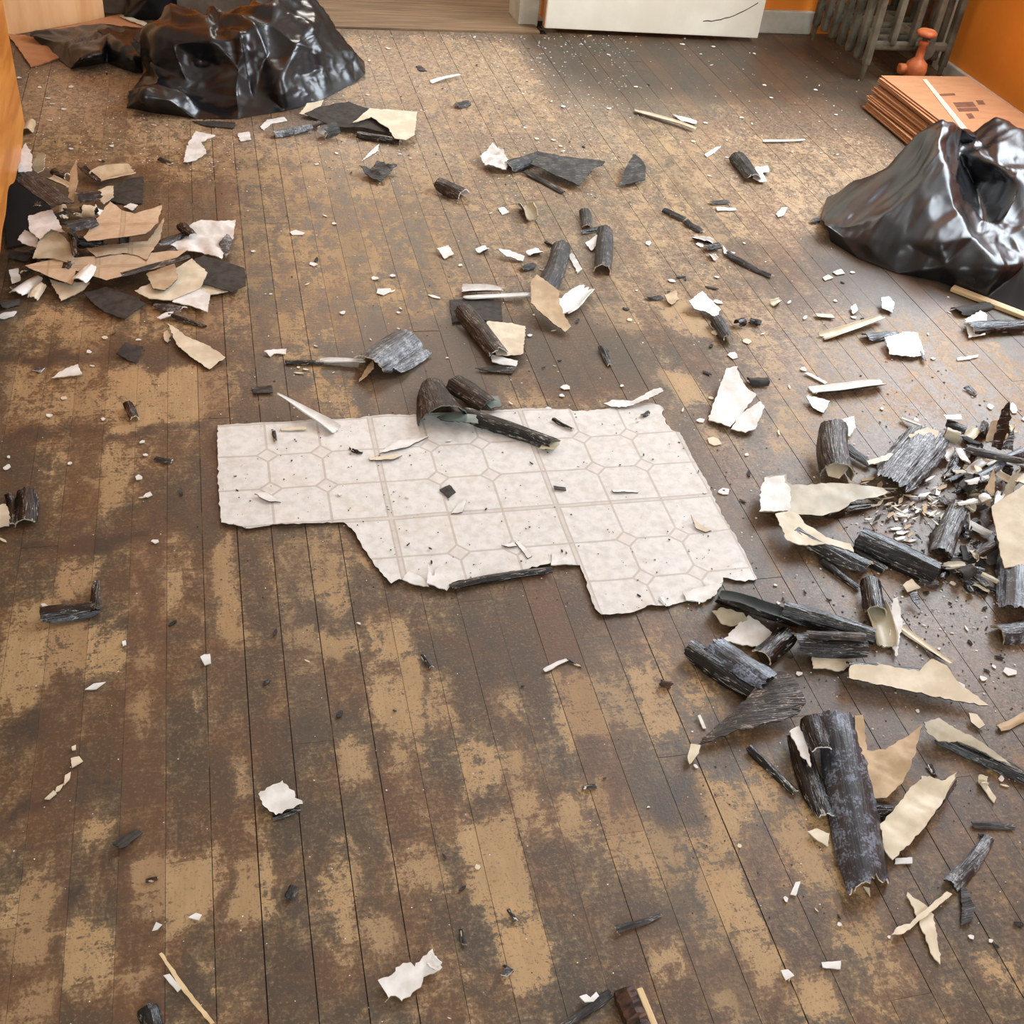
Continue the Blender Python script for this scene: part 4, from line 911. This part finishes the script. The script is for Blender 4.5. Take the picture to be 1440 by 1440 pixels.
curl('thin black shard pointing away from heap front', (238,446), (290,460), 12, 100, 1, 6, 0, 'black', 'black', 0, .1)
sheet('white tapered tab at the front of the cabinet heap', [(221,448),(232,442),(246,440),(240,446),(226,450)], 'white', 'white', .006)
curl('white curled piece at the left front of heap', (22,414), (54,392), 24, 110, 1, 22, 0, 'white', 'cream', .004, .1)
sheet('cream folded triangle at the front left of heap', [(70,398),(84,402),(128,402),(116,412),(86,424)], 'cream', 'tanpaper', .006, tilt=(0, .1))
sheet('white block chip beside the white curled piece', [(13,384),(26,382),(29,396),(17,400)], 'white', 'cream', .006, tilt=(0, .1))
curl('tan curved sheet at the back right of cabinet heap', (132,252), (186,240), 34, 90, -1, 30, 10, 'black', 'tanpaper', .004, .06)
curl('black upturned lip beside the tan curved sheet', (114,236), (138,256), 12, 120, -1, 10, 0, 'black', 'black', .01, .08)
sheet('tan standing scrap behind the tan sheets', [(96,284),(102,262),(112,254),(112,270),(104,286)], 'tanpaper', 'tanpaper', .03, tilt=(.2, .4))
sheet('dark flat backing piece behind the tan sheets', [(160,268),(186,252),(202,250),(200,288),(176,290),(156,284)], 'char', 'char', 0)
sheet('cream scrap above the topmost tan sheet', [(134,274),(150,268),(160,268),(160,280),(146,288)], 'cream', 'cream', .012, tilt=(.1, .1))
sheet('white chip on the dark flat backing piece', [(174,292),(184,287),(194,290),(186,297)], 'white', 'white', .003)
curl('cream ring curl in the middle of cabinet heap', (118,298), (136,300), 18, 260, 1, 16, 0, 'cream', 'brownblack', .045, .15)
curl('dark brown twisted scrap behind the ring curl', (108,280), (140,276), 22, 170, 1, 20, 0, 'brownblack', 'cream', .03, .25)
curl('splintered black knot on the cabinet heap', (94,322), (132,312), 26, 140, 1, 20, 0, 'grey', 'black', .06, .25, ridge=.004)
curl('black hanging strip in the cabinet heap', (102,334), (106,360), 12, 120, 1, 8, 0, 'black', 'black', .05, .1)
curl('dark curled scrap at the back of the cabinet heap', (74,242), (94,248), 13, 190, 1, 12, 0, 'brownblack', 'cream', .02, .1)
curl('brown and cream shaving behind the weathered slab', (70,250), (98,264), 13, 130, -1, 11, 0, 'brownblack', 'cream', .02, .2)
sheet('dark sheet painted as the shade in the gap under the cabinet edge', [(14,262),(36,256),(62,282),(88,318),(70,332),(40,344),(10,350),(6,300)], 'dark', 'dark', .004, tilt=(0, .03))  # flat dark sheet added for the black toe-kick shadow
curl('dark backing scrap low on the left of heap', (14,360), (44,362), 24, 80, 1, 22, 0, 'char', 'char', .0, .15)
sheet('white jagged sliver at the left frame edge', [(-6,448),(4,442),(24,440),(20,446),(6,450)], 'white', 'white', 0)
curl('dark scrap between the cabinet heap and left edge', (0,432), (26,424), 20, 100, 1, 16, 0, 'char', 'char', 0, .2)

# ---- left side of the floor
sheet('cream pointed strip in front of the cabinet heap', [(236,460),(246,466),(264,478),(290,488),(318,506),(294,521),(266,503),(250,490)], 'cream', 'char', .002, tilt=(.02, .05))
sheet('tan round chip beside the cream pointed strip', [(230,470),(236,466),(240,474),(236,484),(231,480)], 'cream', 'cream', 0)
sheet('dark square flake on boards below the cabinet heap', [(164,500),(176,487),(202,492),(190,512)], 'char', 'char', .002, tilt=(0, .08))
sheet('white triangle chip on the left boards', [(73,533),(90,524),(110,517),(116,529),(100,531)], 'white', 'cream', .002, tilt=(0, .1))
sheet('grey-white chip left of the white triangle chip', [(46,522),(54,518),(63,519),(58,525)], 'silver', 'white', 0)
curl('little dark tube on the left boards', (180,569), (190,590), 14, 220, 1, 13, 0, 'black', 'cream', 0, .06)
curl('black ridged short roll at the left frame edge', (38,694), (36,738), 30, 190, 1, 30, 0, 'black', 'olive', .0, .04, ridge=.003)
curl('dark strip between the short roll and left edge', (14,696), (18,738), 14, 120, 1, 12, 0, 'black', 'white', 0, .08)
sheet('white folded square at the left frame edge', [(-8,712),(8,712),(14,722),(14,743),(-8,743)], 'cream', 'white', .004, tilt=(.1, 0))
curl('black ridged trough alone on the lower left boards', (58,872), (140,856), 34, 100, 1, 26, 12, 'black', 'black', 0, .04, ridge=.0026)
curl('black upright lip at the end of the ridged trough', (134,862), (136,818), 16, 90, 1, 9, 0, 'black', 'black', .004, .08)
curl('small dark and white shard left of the cream sheet', (218,646), (242,650), 10, 110, 1, out='grey', inn='white')
sheet('dark rectangle chip above the sheet left corner', [(354,546),(382,544),(384,555),(356,555)], 'grey', 'char', 0)
sheet('white ragged square with dark lip on lower left boards', [(363,1120),(380,1110),(398,1102),(412,1118),(426,1134),(408,1140),(388,1148),(372,1138)], 'white', 'black', .005, tilt=(.02, .08), jag=1.6)
curl('dark lip under the white ragged square', (384,1152), (422,1138), 9, 150, 1, 8, 0, 'black', 'white', 0, .05)
sheet('white torn scrap near the bottom of the picture', [(532,1382),(550,1372),(556,1362),(578,1356),(582,1362),(606,1339),(620,1362),(592,1380),(590,1388),(564,1410),(556,1402),(542,1411),(546,1398)], 'white', 'cream', .004, tilt=(.03, .03), jag=1.4)
curl('curled tab of the white torn scrap', (604,1352), (616,1362), 18, 160, -1, 16, 0, 'white', 'white', .006, .05)
sheet('white oval chip on the lower left boards', [(120,971),(132,963),(149,961),(136,971)], 'white', 'white', 0)
sheet('ragged white chip on boards below the sheet left', [(282,927),(288,924),(296,923),(297,934),(288,937)], 'white', 'white', .002, tilt=(0, .2))
sheet('white round chip on boards below the short roll', [(172,904),(177,902),(178,908),(173,910)], 'white', 'white', 0)
sheet('white rectangular chip near the bottom left', [(230,1373),(239,1371),(255,1392),(250,1397)], 'white', 'white', 0)
sheet('white triangular chip on the pale patch bottom left', [(265,1292),(276,1285),(284,1288),(280,1296)], 'white', 'white', 0)
sheet('white curled chip left of the pale patch', [(214,1311),(220,1299),(229,1304),(222,1310)], 'white', 'silver', .003, tilt=(.2, .1))
curl('dark glinting chip on the lower left boards', (405,1266), (414,1248), 16, 60, 1, out='grey', inn='silver')
curl('black ridged end of a roll at the bottom edge', (206,1418), (218,1450), 30, 160, 1, 30, 0, 'black', 'cream', 0, .05, ridge=.003)
curl('white bent sliver with dark tail below the sheet', (765,944), (797,929), 8, 100, -1, 6, 0, 'white', 'white', 0, .05)
curl('dark tail crossing behind the white bent sliver', (795,928), (818,938), 5, 140, 1, 4)
curl('small dark twist on boards below the sheet', (594,922), (606,939), 7, 190, 1, out='grey', inn='white')
curl('thin grey shard on the front boards', (866,1310), (930,1288), 11, 100, 1, 5, 0, 'grey', 'white', 0, .05)
curl('small dark stick on the front boards', (648,1308), (653,1330), 7, 190, 1, out='grey')
curl('dark V-shaped splinter on the pale front patch', (714,1280), (727,1296), 6, 120, 1, out='grey')
curl('tiny grey chip on boards below the right sheet corner', (818,1109), (838,1106), 8, 120, 1, out='grey')
curl('brown curled crumb on boards right of the front', (929,961), (944,966), 11, 210, 1, out='bark', inn='bark', jag=.25)
curl('dark flat stain-like flake at the lower left', (166,1198), (196,1170), 20, 30, 1, 14, 0, 'char', 'char', 0, .15)
curl('small brown chip on the pale patch lower left', (205,1240), (222,1237), 7, 90, 1, out='bark', inn='tanpaper')
sheet('white and grey crumpled chip at the front centre', [(704,1372),(712,1362),(722,1366),(714,1374)], 'silver', 'white', .003, tilt=(.1, .2))
curl('thin grey splinter beside the crumpled front chip', (708,1358), (722,1368), 4, 120, 1, out='grey')
# stick with tarry face at the bottom edge
a_, b_ = fl(880, 1388, .02), fl(925, 1500, .02)
tk = tag(empty('tarry_wood_strip', (a_.x, a_.y, .0012)), 'broken wooden strip with a tarry dark face at the bottom edge', 'wood strip')
tk.rotation_euler = (0, 0, math.atan2(b_.y-a_.y, b_.x-a_.x)); Ls = (b_-a_).length
bm = bmesh.new(); r_ = random.Random(3); nn_ = 26
V = []; Fc = []
for i in range(nn_+1):
    u = i/nn_
    for (y_, z_) in ((-.013, 0), (.010, 0), (.012, .016), (.0, .021), (-.014, .014)):
        e = (.004*nz(y_*300, z_*300, 2) if i == 0 else 0)
        V.append((u*Ls+e, y_+.0018*nz(u*30, y_*200, 1), max(0, z_+.003*nz(u*40, y_*150, 7))))
for i in range(nn_):
    for k in range(5): a = i*5; Fc.append((a+k, a+5+k, a+5+(k+1) % 5, a+(k+1) % 5))
Fc += [(0, 1, 2, 3, 4), tuple(nn_*5+k for k in (4, 3, 2, 1, 0))]
bm.free(); pydata('tarry_face', V, Fc, MAT['bark'], tk)
bm = bmesh.new(); box(bm, .004, Ls, .0125, .021, 0, .017, .002); bm_obj('pale_edge', bm, MAT['stick'], tk)
curl('dark strip running off the bottom edge by the stick', (858,1398), (790,1445), 15, 110, 1, 13, 0, 'grey', 'black', 0, .05)
sheet('white notched chip above the dark strip at bottom', [(814,1404),(824,1400),(830,1405),(838,1396),(842,1402),(834,1410),(822,1411)], 'white', 'white', .003)
sheet('pale wood splinter lying at the bottom left', [(224,1344),(228,1342),(262,1390),(302,1440),(296,1442),(256,1394)], 'stick', 'stick', 0)
# flaked cream residue trail
for q in ([(101,1052),(107,1049),(107,1056),(102,1057)], [(100,1068),(112,1065),(117,1072),(108,1078),(102,1082)], [(92,1092),(100,1087),(98,1098),(90,1106)], [(80,1108),(90,1104),(84,1114),(78,1116)], [(63,1125),(76,1113),(80,1118),(70,1126)]):
    sheet('cream crumb in the flaked trail at the lower left', q, 'cream', 'cream', 0, group='flaked trail crumbs', name='vinyl_crumb', cat='crumb')
# cardboard under the empty bag
sheet('pinkish cardboard piece in the far left corner', [(10,50),(35,52),(62,60),(84,84),(44,96),(20,62)], 'cardboard', 'cardboard_edge', 0, name='cardboard_piece', cat='cardboard', th=.004)
sheet('long cardboard piece behind the empty bin bag', [(48,48),(110,36),(170,22),(206,34),(200,40),(120,50)], 'cardboard', 'cardboard_edge', .004, name='cardboard_piece', cat='cardboard', th=.004)
sheet('cream paper strip behind the slumped bin bag', [(168,24),(176,22),(206,34),(202,38),(180,30)], 'cream', 'cream', .010)
curl('tan curl of veneer against the wooden cabinet', (36,186), (44,172), 16, 200, 1, 14, 0, 'tanpaper', 'tanpaper', 0, .05)
# pieces that still hang on another piece are its parts
LAB = {o['label']: o for o in COL.objects if 'label' in o and o.parent is None}
for child, par, nm, lb in [
    ('pale green inner flap at the tip of the long curl on the sheet', 'black curl lying across the upper edge of the large cream sheet', 'inner_flap', 'pale green inner flap'),
    ('teal inner face showing beneath the brown cone on the sheet', 'brown-black cone of backing standing at the top edge of the sheet', 'inner_face', 'teal inner face'),
    ('small teal flap at the end of the wrinkled brown roll', 'wrinkled brown-black roll beside the cone above the sheet', 'inner_flap', 'teal inner flap'),
    ('brown torn tip under the shiny arched curl', 'shiny dark arched curl left of centre above the sheet', 'torn_tip', 'brown torn tip'),
    ('white shaving beside the black splinter', 'black and white splinter pointing left of the arched curl', 'white_edge', 'white torn edge'),
    ('white folded strip at the foot of the brown tube', 'brown-black tube standing beside the cream square piece', 'folded_strip', 'white folded strip'),
    ('white narrow tail of the brown trough', 'brown and white trough of torn vinyl behind the tan flake', 'torn_tail', 'white narrow tail'),
    ('cream corner folded over the dark sheet by the bag', 'dark folded sheet with cream corner in front of the bag', 'folded_corner', 'cream folded corner'),
    ('white torn tongue at the end of the grey roll', 'grey roll with white torn end right of the doorway', 'torn_tongue', 'white torn tongue'),
    ('dark curled edge of the white rectangular flake', 'white rectangular flake with dark curled edge', 'curled_edge', 'dark curled edge'),
    ('white torn end poking from the black curl by the bag', 'black curl with white end under the right bin bag', 'torn_end', 'white torn end'),
    ('cream rounded inner face of the ridged curl by the heap', 'black ridged curl with round cream end left of the heap', 'inner_face', 'cream rounded inner face'),
    ('grey flap folded off the ridged curl by the heap', 'black ridged curl with round cream end left of the heap', 'folded_flap', 'grey folded flap'),
    ('cream squarish end patch of the olive strip', 'olive sheet strip with cream square end left of heap', 'end_patch', 'cream squarish end'),
    ('black roll beneath the olive strip', 'olive sheet strip with cream square end left of heap', 'rolled_edge', 'black rolled edge'),
    ('cream triangular fold on top of the black wedge', 'black ridged wedge with cream folded top left of heap', 'folded_top', 'cream folded top'),
    ('olive torn lip of the dark teal cupped piece', 'dark teal cupped piece at the corner of the cream sheet', 'torn_lip', 'olive torn lip'),
    ('cream torn skirt below the broad half-roll', 'broad black half-roll in the middle of the cluster', 'torn_skirt', 'cream torn skirt'),
    ('white side flap right of the olive trough', 'olive and white open trough below the glossy roll', 'side_flap', 'white side flap'),
    ('black back edge rolled over the cream-faced flake', 'long cream-faced flake right of the cluster', 'rolled_edge', 'black rolled edge'),
    ('cream tip of the dark fan-shaped flap', 'large dark fan-shaped flap with pale ridges', 'torn_tip', 'cream torn tip'),
    ('dark splinter edge on the cream folded sheet', 'cream folded sheet right of the speckled curl', 'splinter_edge', 'dark splinter edge'),
    ('olive face folded over the black half-roll at lower right', 'black half-roll running off the lower right edge', 'folded_face', 'olive folded face'),
    ('cream narrow strip hanging from the ring chip', 'small cream ring chip at lower right', 'torn_strip', 'narrow torn strip'),
    ('grey torn corner hanging from the white printed flake', 'white printed flake at the right end of cabinet heap', 'torn_corner', 'grey torn corner'),
    ('black upturned lip beside the tan curved sheet', 'tan curved sheet at the back right of cabinet heap', 'upturned_lip', 'black upturned lip'),
    ('black upright lip at the end of the ridged trough', 'black ridged trough alone on the lower left boards', 'upright_lip', 'black upright lip'),
    ('dark lip under the white ragged square', 'white ragged square with dark lip on lower left boards', 'dark_lip', 'dark lip'),
    ('curled tab of the white torn scrap', 'white torn scrap near the bottom of the picture', 'curled_tab', 'curled tab'),
    ('dark tail crossing behind the white bent sliver', 'white bent sliver with dark tail below the sheet', 'dark_tail', 'dark tail')]:
    sub(LAB[child], LAB[par], nm, lb)


# ---- stack of flattened cardboard boxes by the radiator
rc = random.Random(8)
ns = 21; tk_ = .0048
cbm = bmesh.new(); box(cbm, -.17, .17, -.245, .245, 0, .0042)
me = bpy.data.meshes.new('flattened_box'); 
for f in cbm.faces: f.material_index = 0 if abs(f.normal.z) > .5 else 1
cbm.normal_update()
for f in cbm.faces: f.material_index = 0 if abs(f.normal.z) > .5 else 1
cbm.to_mesh(me); cbm.free(); me.materials.append(MAT['cardboard']); me.materials.append(MAT['cardboard_edge'])
last = None
for i in range(ns):
    u = i/(ns-1)
    o = bpy.data.objects.new('flattened_box', me); COL.objects.link(o)
    o.location = (2.075+.052*u+rc.uniform(-.007, .007)+(.012 if i % 5 == 0 else 0), 1.715+.045*u+rc.uniform(-.007, .007), .0012+i*tk_)
    o.rotation_euler = (0, 0, math.radians(1.5+rc.uniform(-1.6, 1.6)))
    if i < ns-1: tag(o, 'brown flattened cardboard box within the stack by the radiator', 'cardboard box', 'stacked flattened cardboard boxes')
    else: tag(o, 'topmost flattened cardboard box with brown print in the stack', 'cardboard box', 'stacked flattened cardboard boxes'); last = o
    o.scale = (rc.uniform(.97, 1.03), rc.uniform(.97, 1.02), 1)
zt = .0012+(ns-1)*tk_+.0042
def topquad(name, pts, mat, parent, z=zt+.0004):
    W = [fl(x, y, z) for x, y in pts]
    V = W+[p-Vector((0, 0, .0004)) for p in W]; n = len(W)
    o = pydata(name, V, [tuple(range(n))]+[(i, i+n, (i+1) % n+n, (i+1) % n) for i in range(n)], mat)
    o.parent = parent; o.matrix_parent_inverse = (Matrix.Translation(parent.location) @ Matrix.Rotation(parent.rotation_euler.z, 4, 'Z') @ Matrix.Diagonal((*parent.scale, 1))).inverted()
    return o
for q in ([(1340,144),(1368,143),(1373,150),(1345,151)], [(1345,152),(1374,151),(1377,156),(1349,157)], [(1358,160),(1366,159),(1371,166),(1363,167)], [(1320,132),(1342,131),(1344,134),(1323,135)], [(1372,141),(1382,141),(1386,147),(1376,147)]):
    topquad('printed_mark', q, MAT['ink'], last)
W = [fl(1297, 112, zt), fl(1303, 112, zt), fl(1362, 184, zt), fl(1353, 184, zt)]
V = [p+Vector((0, 0, .0006)) for p in W]+[p+Vector((0, 0, .0016)) for p in W]
tag(pydata('packing_strap', V, [(0, 1, 2, 3), (4, 5, 6, 7)]+[(i, (i+1) % 4, (i+1) % 4+4, i+4) for i in range(4)], MAT['strap']), 'pale packing strap lying across the cardboard stack', 'strap')

# ---- small chips: a few torn shapes, copied
rc = random.Random(12)
def chip_mesh(nm, n, asp, top, bot, bendk):
    P = []
    for i in range(n):
        a = 2*PI*i/n+rc.uniform(-.25, .25); r_ = rc.uniform(.75, 1.1)
        P.append((.5*r_*math.cos(a), .5*asp*r_*math.sin(a)))
    V = []; hgt = lambda x, y: bendk*(x*x)+.05*rc.uniform(-1, 1)*0
    for x, y in P: V.append((x, y, hgt(x, y)))
    V.append((0, 0, 0.0)); c0 = n
    V += [(x, y, z+.12) for x, y, z in V]
    m = n+1
    Fc = []; mi = []
    for i in range(n):
        j = (i+1) % n
        Fc.append((i, c0, j)); mi.append(1); Fc.append((m+i, m+j, m+c0)); mi.append(0); Fc.append((i, j, m+j, m+i)); mi.append(1)
    me = bpy.data.meshes.new(nm); me.from_pydata(V, [], Fc)
    me.materials.append(MAT[top]); me.materials.append(MAT[bot]); me.polygons.foreach_set('material_index', mi); me.update()
    return me
SLV = [chip_mesh('vinyl_sliver', rc.choice((4, 5)), rc.choice((.16, .22, .3, .38)), t_, b_2, rc.uniform(0, .3)) for t_, b_2 in (('white', 'cream'), ('cream', 'cream'), ('white', 'tanpaper'), ('cream', 'olive'), ('white', 'white'), ('tanpaper', 'char'))]
SLD = [chip_mesh('backing_sliver', 4, rc.choice((.16, .25, .35)), t_, 'black', rc.uniform(0, .3)) for t_ in ('black', 'grey', 'char')]
WCH = [chip_mesh('vinyl_chip', rc.choice((5, 6, 7)), rc.choice((.3, .4, .55, .8)), rc.choice(('white', 'white', 'cream')), 'cream', rc.uniform(0, .5)) for _ in range(10)]
DCH = [chip_mesh('backing_chip', rc.choice((5, 6, 7)), rc.choice((.25, .4, .6)), rc.choice(('black', 'grey', 'char')), 'black', rc.uniform(0, .6)) for _ in range(8)]
def region(px, py):
    if py < 250: return 'on the boards near the doorway', 'doorway'
    if px > 1180 and 540 < py < 1010: return 'around the heap at the right', 'right heap'
    if py < 600: return 'among the curls on the middle boards', 'middle boards'
    if px > 960: return 'on the boards at the lower right', 'lower right boards'
    return 'on the bare boards at the lower left', 'lower left boards'
INSH = [Vector(p) for p in SHEET]
def in_sheet(px, py):
    r = False
    for i in range(len(INSH)):
        a, b = INSH[i], INSH[i-1]
        if (a.y > py) != (b.y > py) and px < (b.x-a.x)*(py-a.y)/(b.y-a.y)+a.x: r = not r
    return r
def chip(px, py, size, white=True, ang=None, z=None, sliver=False):
    me = rc.choice((SLV if white else SLD) if sliver else (WCH if white else DCH))
    o = bpy.data.objects.new(me.name.split('.')[0], me); COL.objects.link(o)
    on = in_sheet(px, py); zz = (.0058 if on else .0010) if z is None else z
    p = fl(px, py, zz); s = size*pxm(px, py)
    o.location = (p.x, p.y, zz); o.scale = (s, s, min(s, .012)); o.rotation_euler = (0, 0, rc.uniform(0, 6.3) if ang is None else ang)
    where, grp = ('on top of the large cream sheet', 'large sheet') if on else region(px, py)
    if sliver: tag(o, ('thin pale vinyl sliver strewn ' if white else 'thin black backing sliver strewn ')+'in front of the right heap', 'sliver', 'slivers before the right heap')
    else: tag(o, ('tiny white vinyl chip ' if white else 'tiny black backing chip ')+where, 'chip', ('white chips: ' if white else 'black chips: ')+grp)
for px, py, s, wt in [(418,328,22,1),(445,366,16,0),(440,372,14,1),(470,315,8,1),(432,400,10,1),(527,392,12,1),(552,388,10,1),(540,410,26,1),(552,410,12,1),(612,418,22,1),(482,440,11,1),(563,434,8,1),(560,440,7,1),(430,520,9,1),(444,487,7,1),(420,525,14,1),(690,300,8,1),(632,620,9,1),
    (795,545,16,1),(772,575,10,1),(790,557,9,1),(745,472,9,1),(812,452,16,0),(850,492,18,0),(898,592,8,1),(960,577,12,1),(1003,621,24,1),(985,592,14,1),(1000,560,9,1),(1053,667,15,0),(1044,705,14,0),(1050,640,8,1),(1018,692,20,1),(1022,690,14,0),(1095,609,14,1),
    (905,640,6,0),(1240,575,8,1),(1312,505,8,1),(1283,615,10,1),(1288,592,18,1),(1425,575,30,1),(1392,572,18,1),(1440,590,12,1),(1110,545,12,1),(1130,520,12,1),(1140,545,8,1),(1005,468,14,1),(1050,480,16,1),(1030,500,20,1),(994,525,18,0),(1020,530,14,0),(1072,470,10,1),
    (880,435,12,0),(885,450,10,1),(945,395,12,1),(958,390,20,0),(985,345,16,1),(912,342,18,1),(1008,390,8,1),(1000,405,24,0),(1010,425,16,1),(1110,425,14,1),(1132,447,14,1),(1000,487,10,0),(1200,447,10,1),(1215,450,12,0),(1262,472,10,0),(1335,440,8,1),(1305,470,9,1),
    (200,622,9,1),(205,640,8,1),(195,672,14,1),(208,697,14,1),(200,700,10,1),(255,693,18,0),(98,652,8,1),(10,658,16,1),(12,643,8,1),(4,760,16,1),(63,853,16,1),(82,855,18,1),(218,762,12,1),(243,877,18,0),(145,590,8,1),(70,585,10,1),(125,495,10,1),(148,475,10,1),(160,470,9,0),(195,478,10,1),(130,515,8,1),(90,560,10,1),
    (505,877,8,1),(387,890,14,0),(432,930,10,1),(375,960,14,0),(478,1005,16,0),(672,1220,10,1),(735,965,6,0),(850,1095,8,0),(625,1205,12,0),(650,1250,14,0),(555,1000,7,0),(632,1432,6,1),(1110,1378,6,1),(912,1135,6,1),(1040,1190,8,1),(1148,1280,8,1),(1180,1300,8,1),(1230,1220,6,1),(1105,1265,10,1),(1015,1022,12,1),(978,1078,10,1),(1180,1290,10,0),(1365,1318,10,1),(1393,1323,8,1),(1250,1318,6,1),(1400,1330,12,0),(1432,1300,16,0),(1408,1096,14,1),(1412,1105,12,1),(1340,1050,10,0),(1290,1000,8,1),(1352,965,14,1),(1382,955,12,1),(1398,938,8,1),(1420,945,22,1),(1405,925,16,0),(1380,1175,14,0),(1300,1095,12,1)]:
    chip(px, py, s, bool(wt))
for i in range(45):
    chip(rc.uniform(440, 1000), 50+rc.random()**1.2*190, rc.uniform(4, 9), rc.random() < .85)
for i in range(38):
    chip(rc.uniform(330, 1200), rc.uniform(240, 570), rc.uniform(4, 9), rc.random() < .8)
for i in range(18):
    chip(rc.uniform(1000, 1200), rc.uniform(60, 260), rc.uniform(4, 8), True)
for i in range(20):
    chip(rc.uniform(20, 330), rc.uniform(100, 240), rc.uniform(4, 10), rc.random() < .85)
for i in range(34):
    x, y = rc.uniform(310, 1040), rc.uniform(590, 850)
    if in_sheet(x, y): chip(x, y, rc.uniform(4, 9), rc.random() < .25)
for i in range(50):
    chip(rc.uniform(1090, 1440), rc.uniform(820, 960), rc.uniform(5, 13), rc.random() < .5)
# slivers spread in front of the heap
for i in range(120):
    x = rc.gauss(1280, 34); y = rc.gauss(712, 26)
    chip(x, y, rc.uniform(9, 30), rc.random() < .72, rc.gauss(.6, .7), rc.uniform(.001, .008), True)
# scraps filling the heap
FILL = []
def scraps(n, cx, cy, sx, sy, hmax, label, group, cols):
    for i in range(n):
        u = rc.gauss(0, 1); v = rc.gauss(0, 1)
        if abs(u) > 1.9 or abs(v) > 1.9: continue
        px, py = cx+u*sx, cy+v*sy; a = rc.uniform(0, PI); L = rc.uniform(12, 34)
        zz = max(0, hmax*(1-.5*(u*u+v*v)))*rc.random()
        o_, i_ = rc.choice(cols)
        curl(label, (px-L/2*math.cos(a), py-L/2*math.sin(a)*.7), (px+L/2*math.cos(a), py+L/2*math.sin(a)*.7), rc.uniform(8, 20), rc.uniform(60, 200), rc.choice((1, 1, -1)), None, rc.uniform(-25, 25), o_, i_, zz, .15, rc.uniform(-12, 12), group=group)
scraps(78, 1385, 690, 36, 46, .05, 'small curled scrap tangled in the heap at the right edge', 'tangled scraps of the right heap', [('black', 'cream'), ('black', 'black'), ('brownblack', 'olive'), ('white', 'cream'), ('cream', 'olive'), ('char', 'char'), ('black', 'white')])
scraps(26, 1365, 790, 34, 26, .02, 'dark scrap lying at the foot of the right heap', 'scraps at the foot of the right heap', [('black', 'black'), ('char', 'char'), ('black', 'olive'), ('brownblack', 'cream')])
scraps(40, 90, 345, 46, 38, .03, 'small scrap buried in the heap beside the cabinet', 'buried scraps of the cabinet heap', [('char', 'black'), ('black', 'white'), ('cream', 'olive'), ('char', 'char'), ('brownblack', 'cream')])
# dust and crumbs nobody could count
rc = random.Random(5); V = []; Fc = []; mi = []
def crumb(px, py, s, m):
    z = .006 if in_sheet(px, py) else .0008
    p = fl(px, py, z); r_ = s*pxm(px, py)/2; a = rc.uniform(0, 6.3); k = len(V)
    for q in range(4):
        V.append((p.x+r_*math.cos(a+q*PI/2)*rc.uniform(.5, 1.2), p.y+r_*math.sin(a+q*PI/2)*rc.uniform(.5, 1.2), z))
    V.append((p.x, p.y, z+r_*.3)); b = len(Fc)
    for q in range(4): Fc.append((k+q, k+(q+1) % 4, k+4)); mi.append(m)
for i in range(1500): crumb(rc.uniform(430, 900), 50+rc.random()**1.5*230, rc.uniform(1.2, 3.6), 0 if rc.random() < .85 else 1)
for i in range(350): crumb(rc.uniform(40, 330), rc.uniform(90, 240), rc.uniform(1.2, 3.5), 0)
for i in range(500): crumb(rc.uniform(200, 1200), rc.uniform(200, 600), rc.uniform(1.2, 3.5), 0 if rc.random() < .6 else 1)
for i in range(260): crumb(rc.uniform(900, 1250), rc.uniform(60, 300), rc.uniform(1.2, 3.2), 0)
for i in range(900): crumb(rc.gauss(1290, 90), rc.gauss(790, 110), rc.uniform(1.5, 5), 0 if rc.random() < .4 else 1)
for i in range(500): crumb(rc.uniform(960, 1440), rc.uniform(560, 1300), rc.uniform(1.5, 4), 0 if rc.random() < .3 else 1)
for i in range(260): crumb(rc.uniform(310, 1050), rc.uniform(580, 860), rc.uniform(1.2, 4), 1)
for i in range(350): crumb(rc.uniform(0, 900), rc.uniform(600, 1440), rc.uniform(1.2, 3.2), 0 if rc.random() < .45 else 1)
tag(pydata('vinyl_dust', V, Fc, [MAT['white'], MAT['char']], None, mi), 'fine white and black flooring crumbs strewn over the boards', 'debris', None, 'stuff')
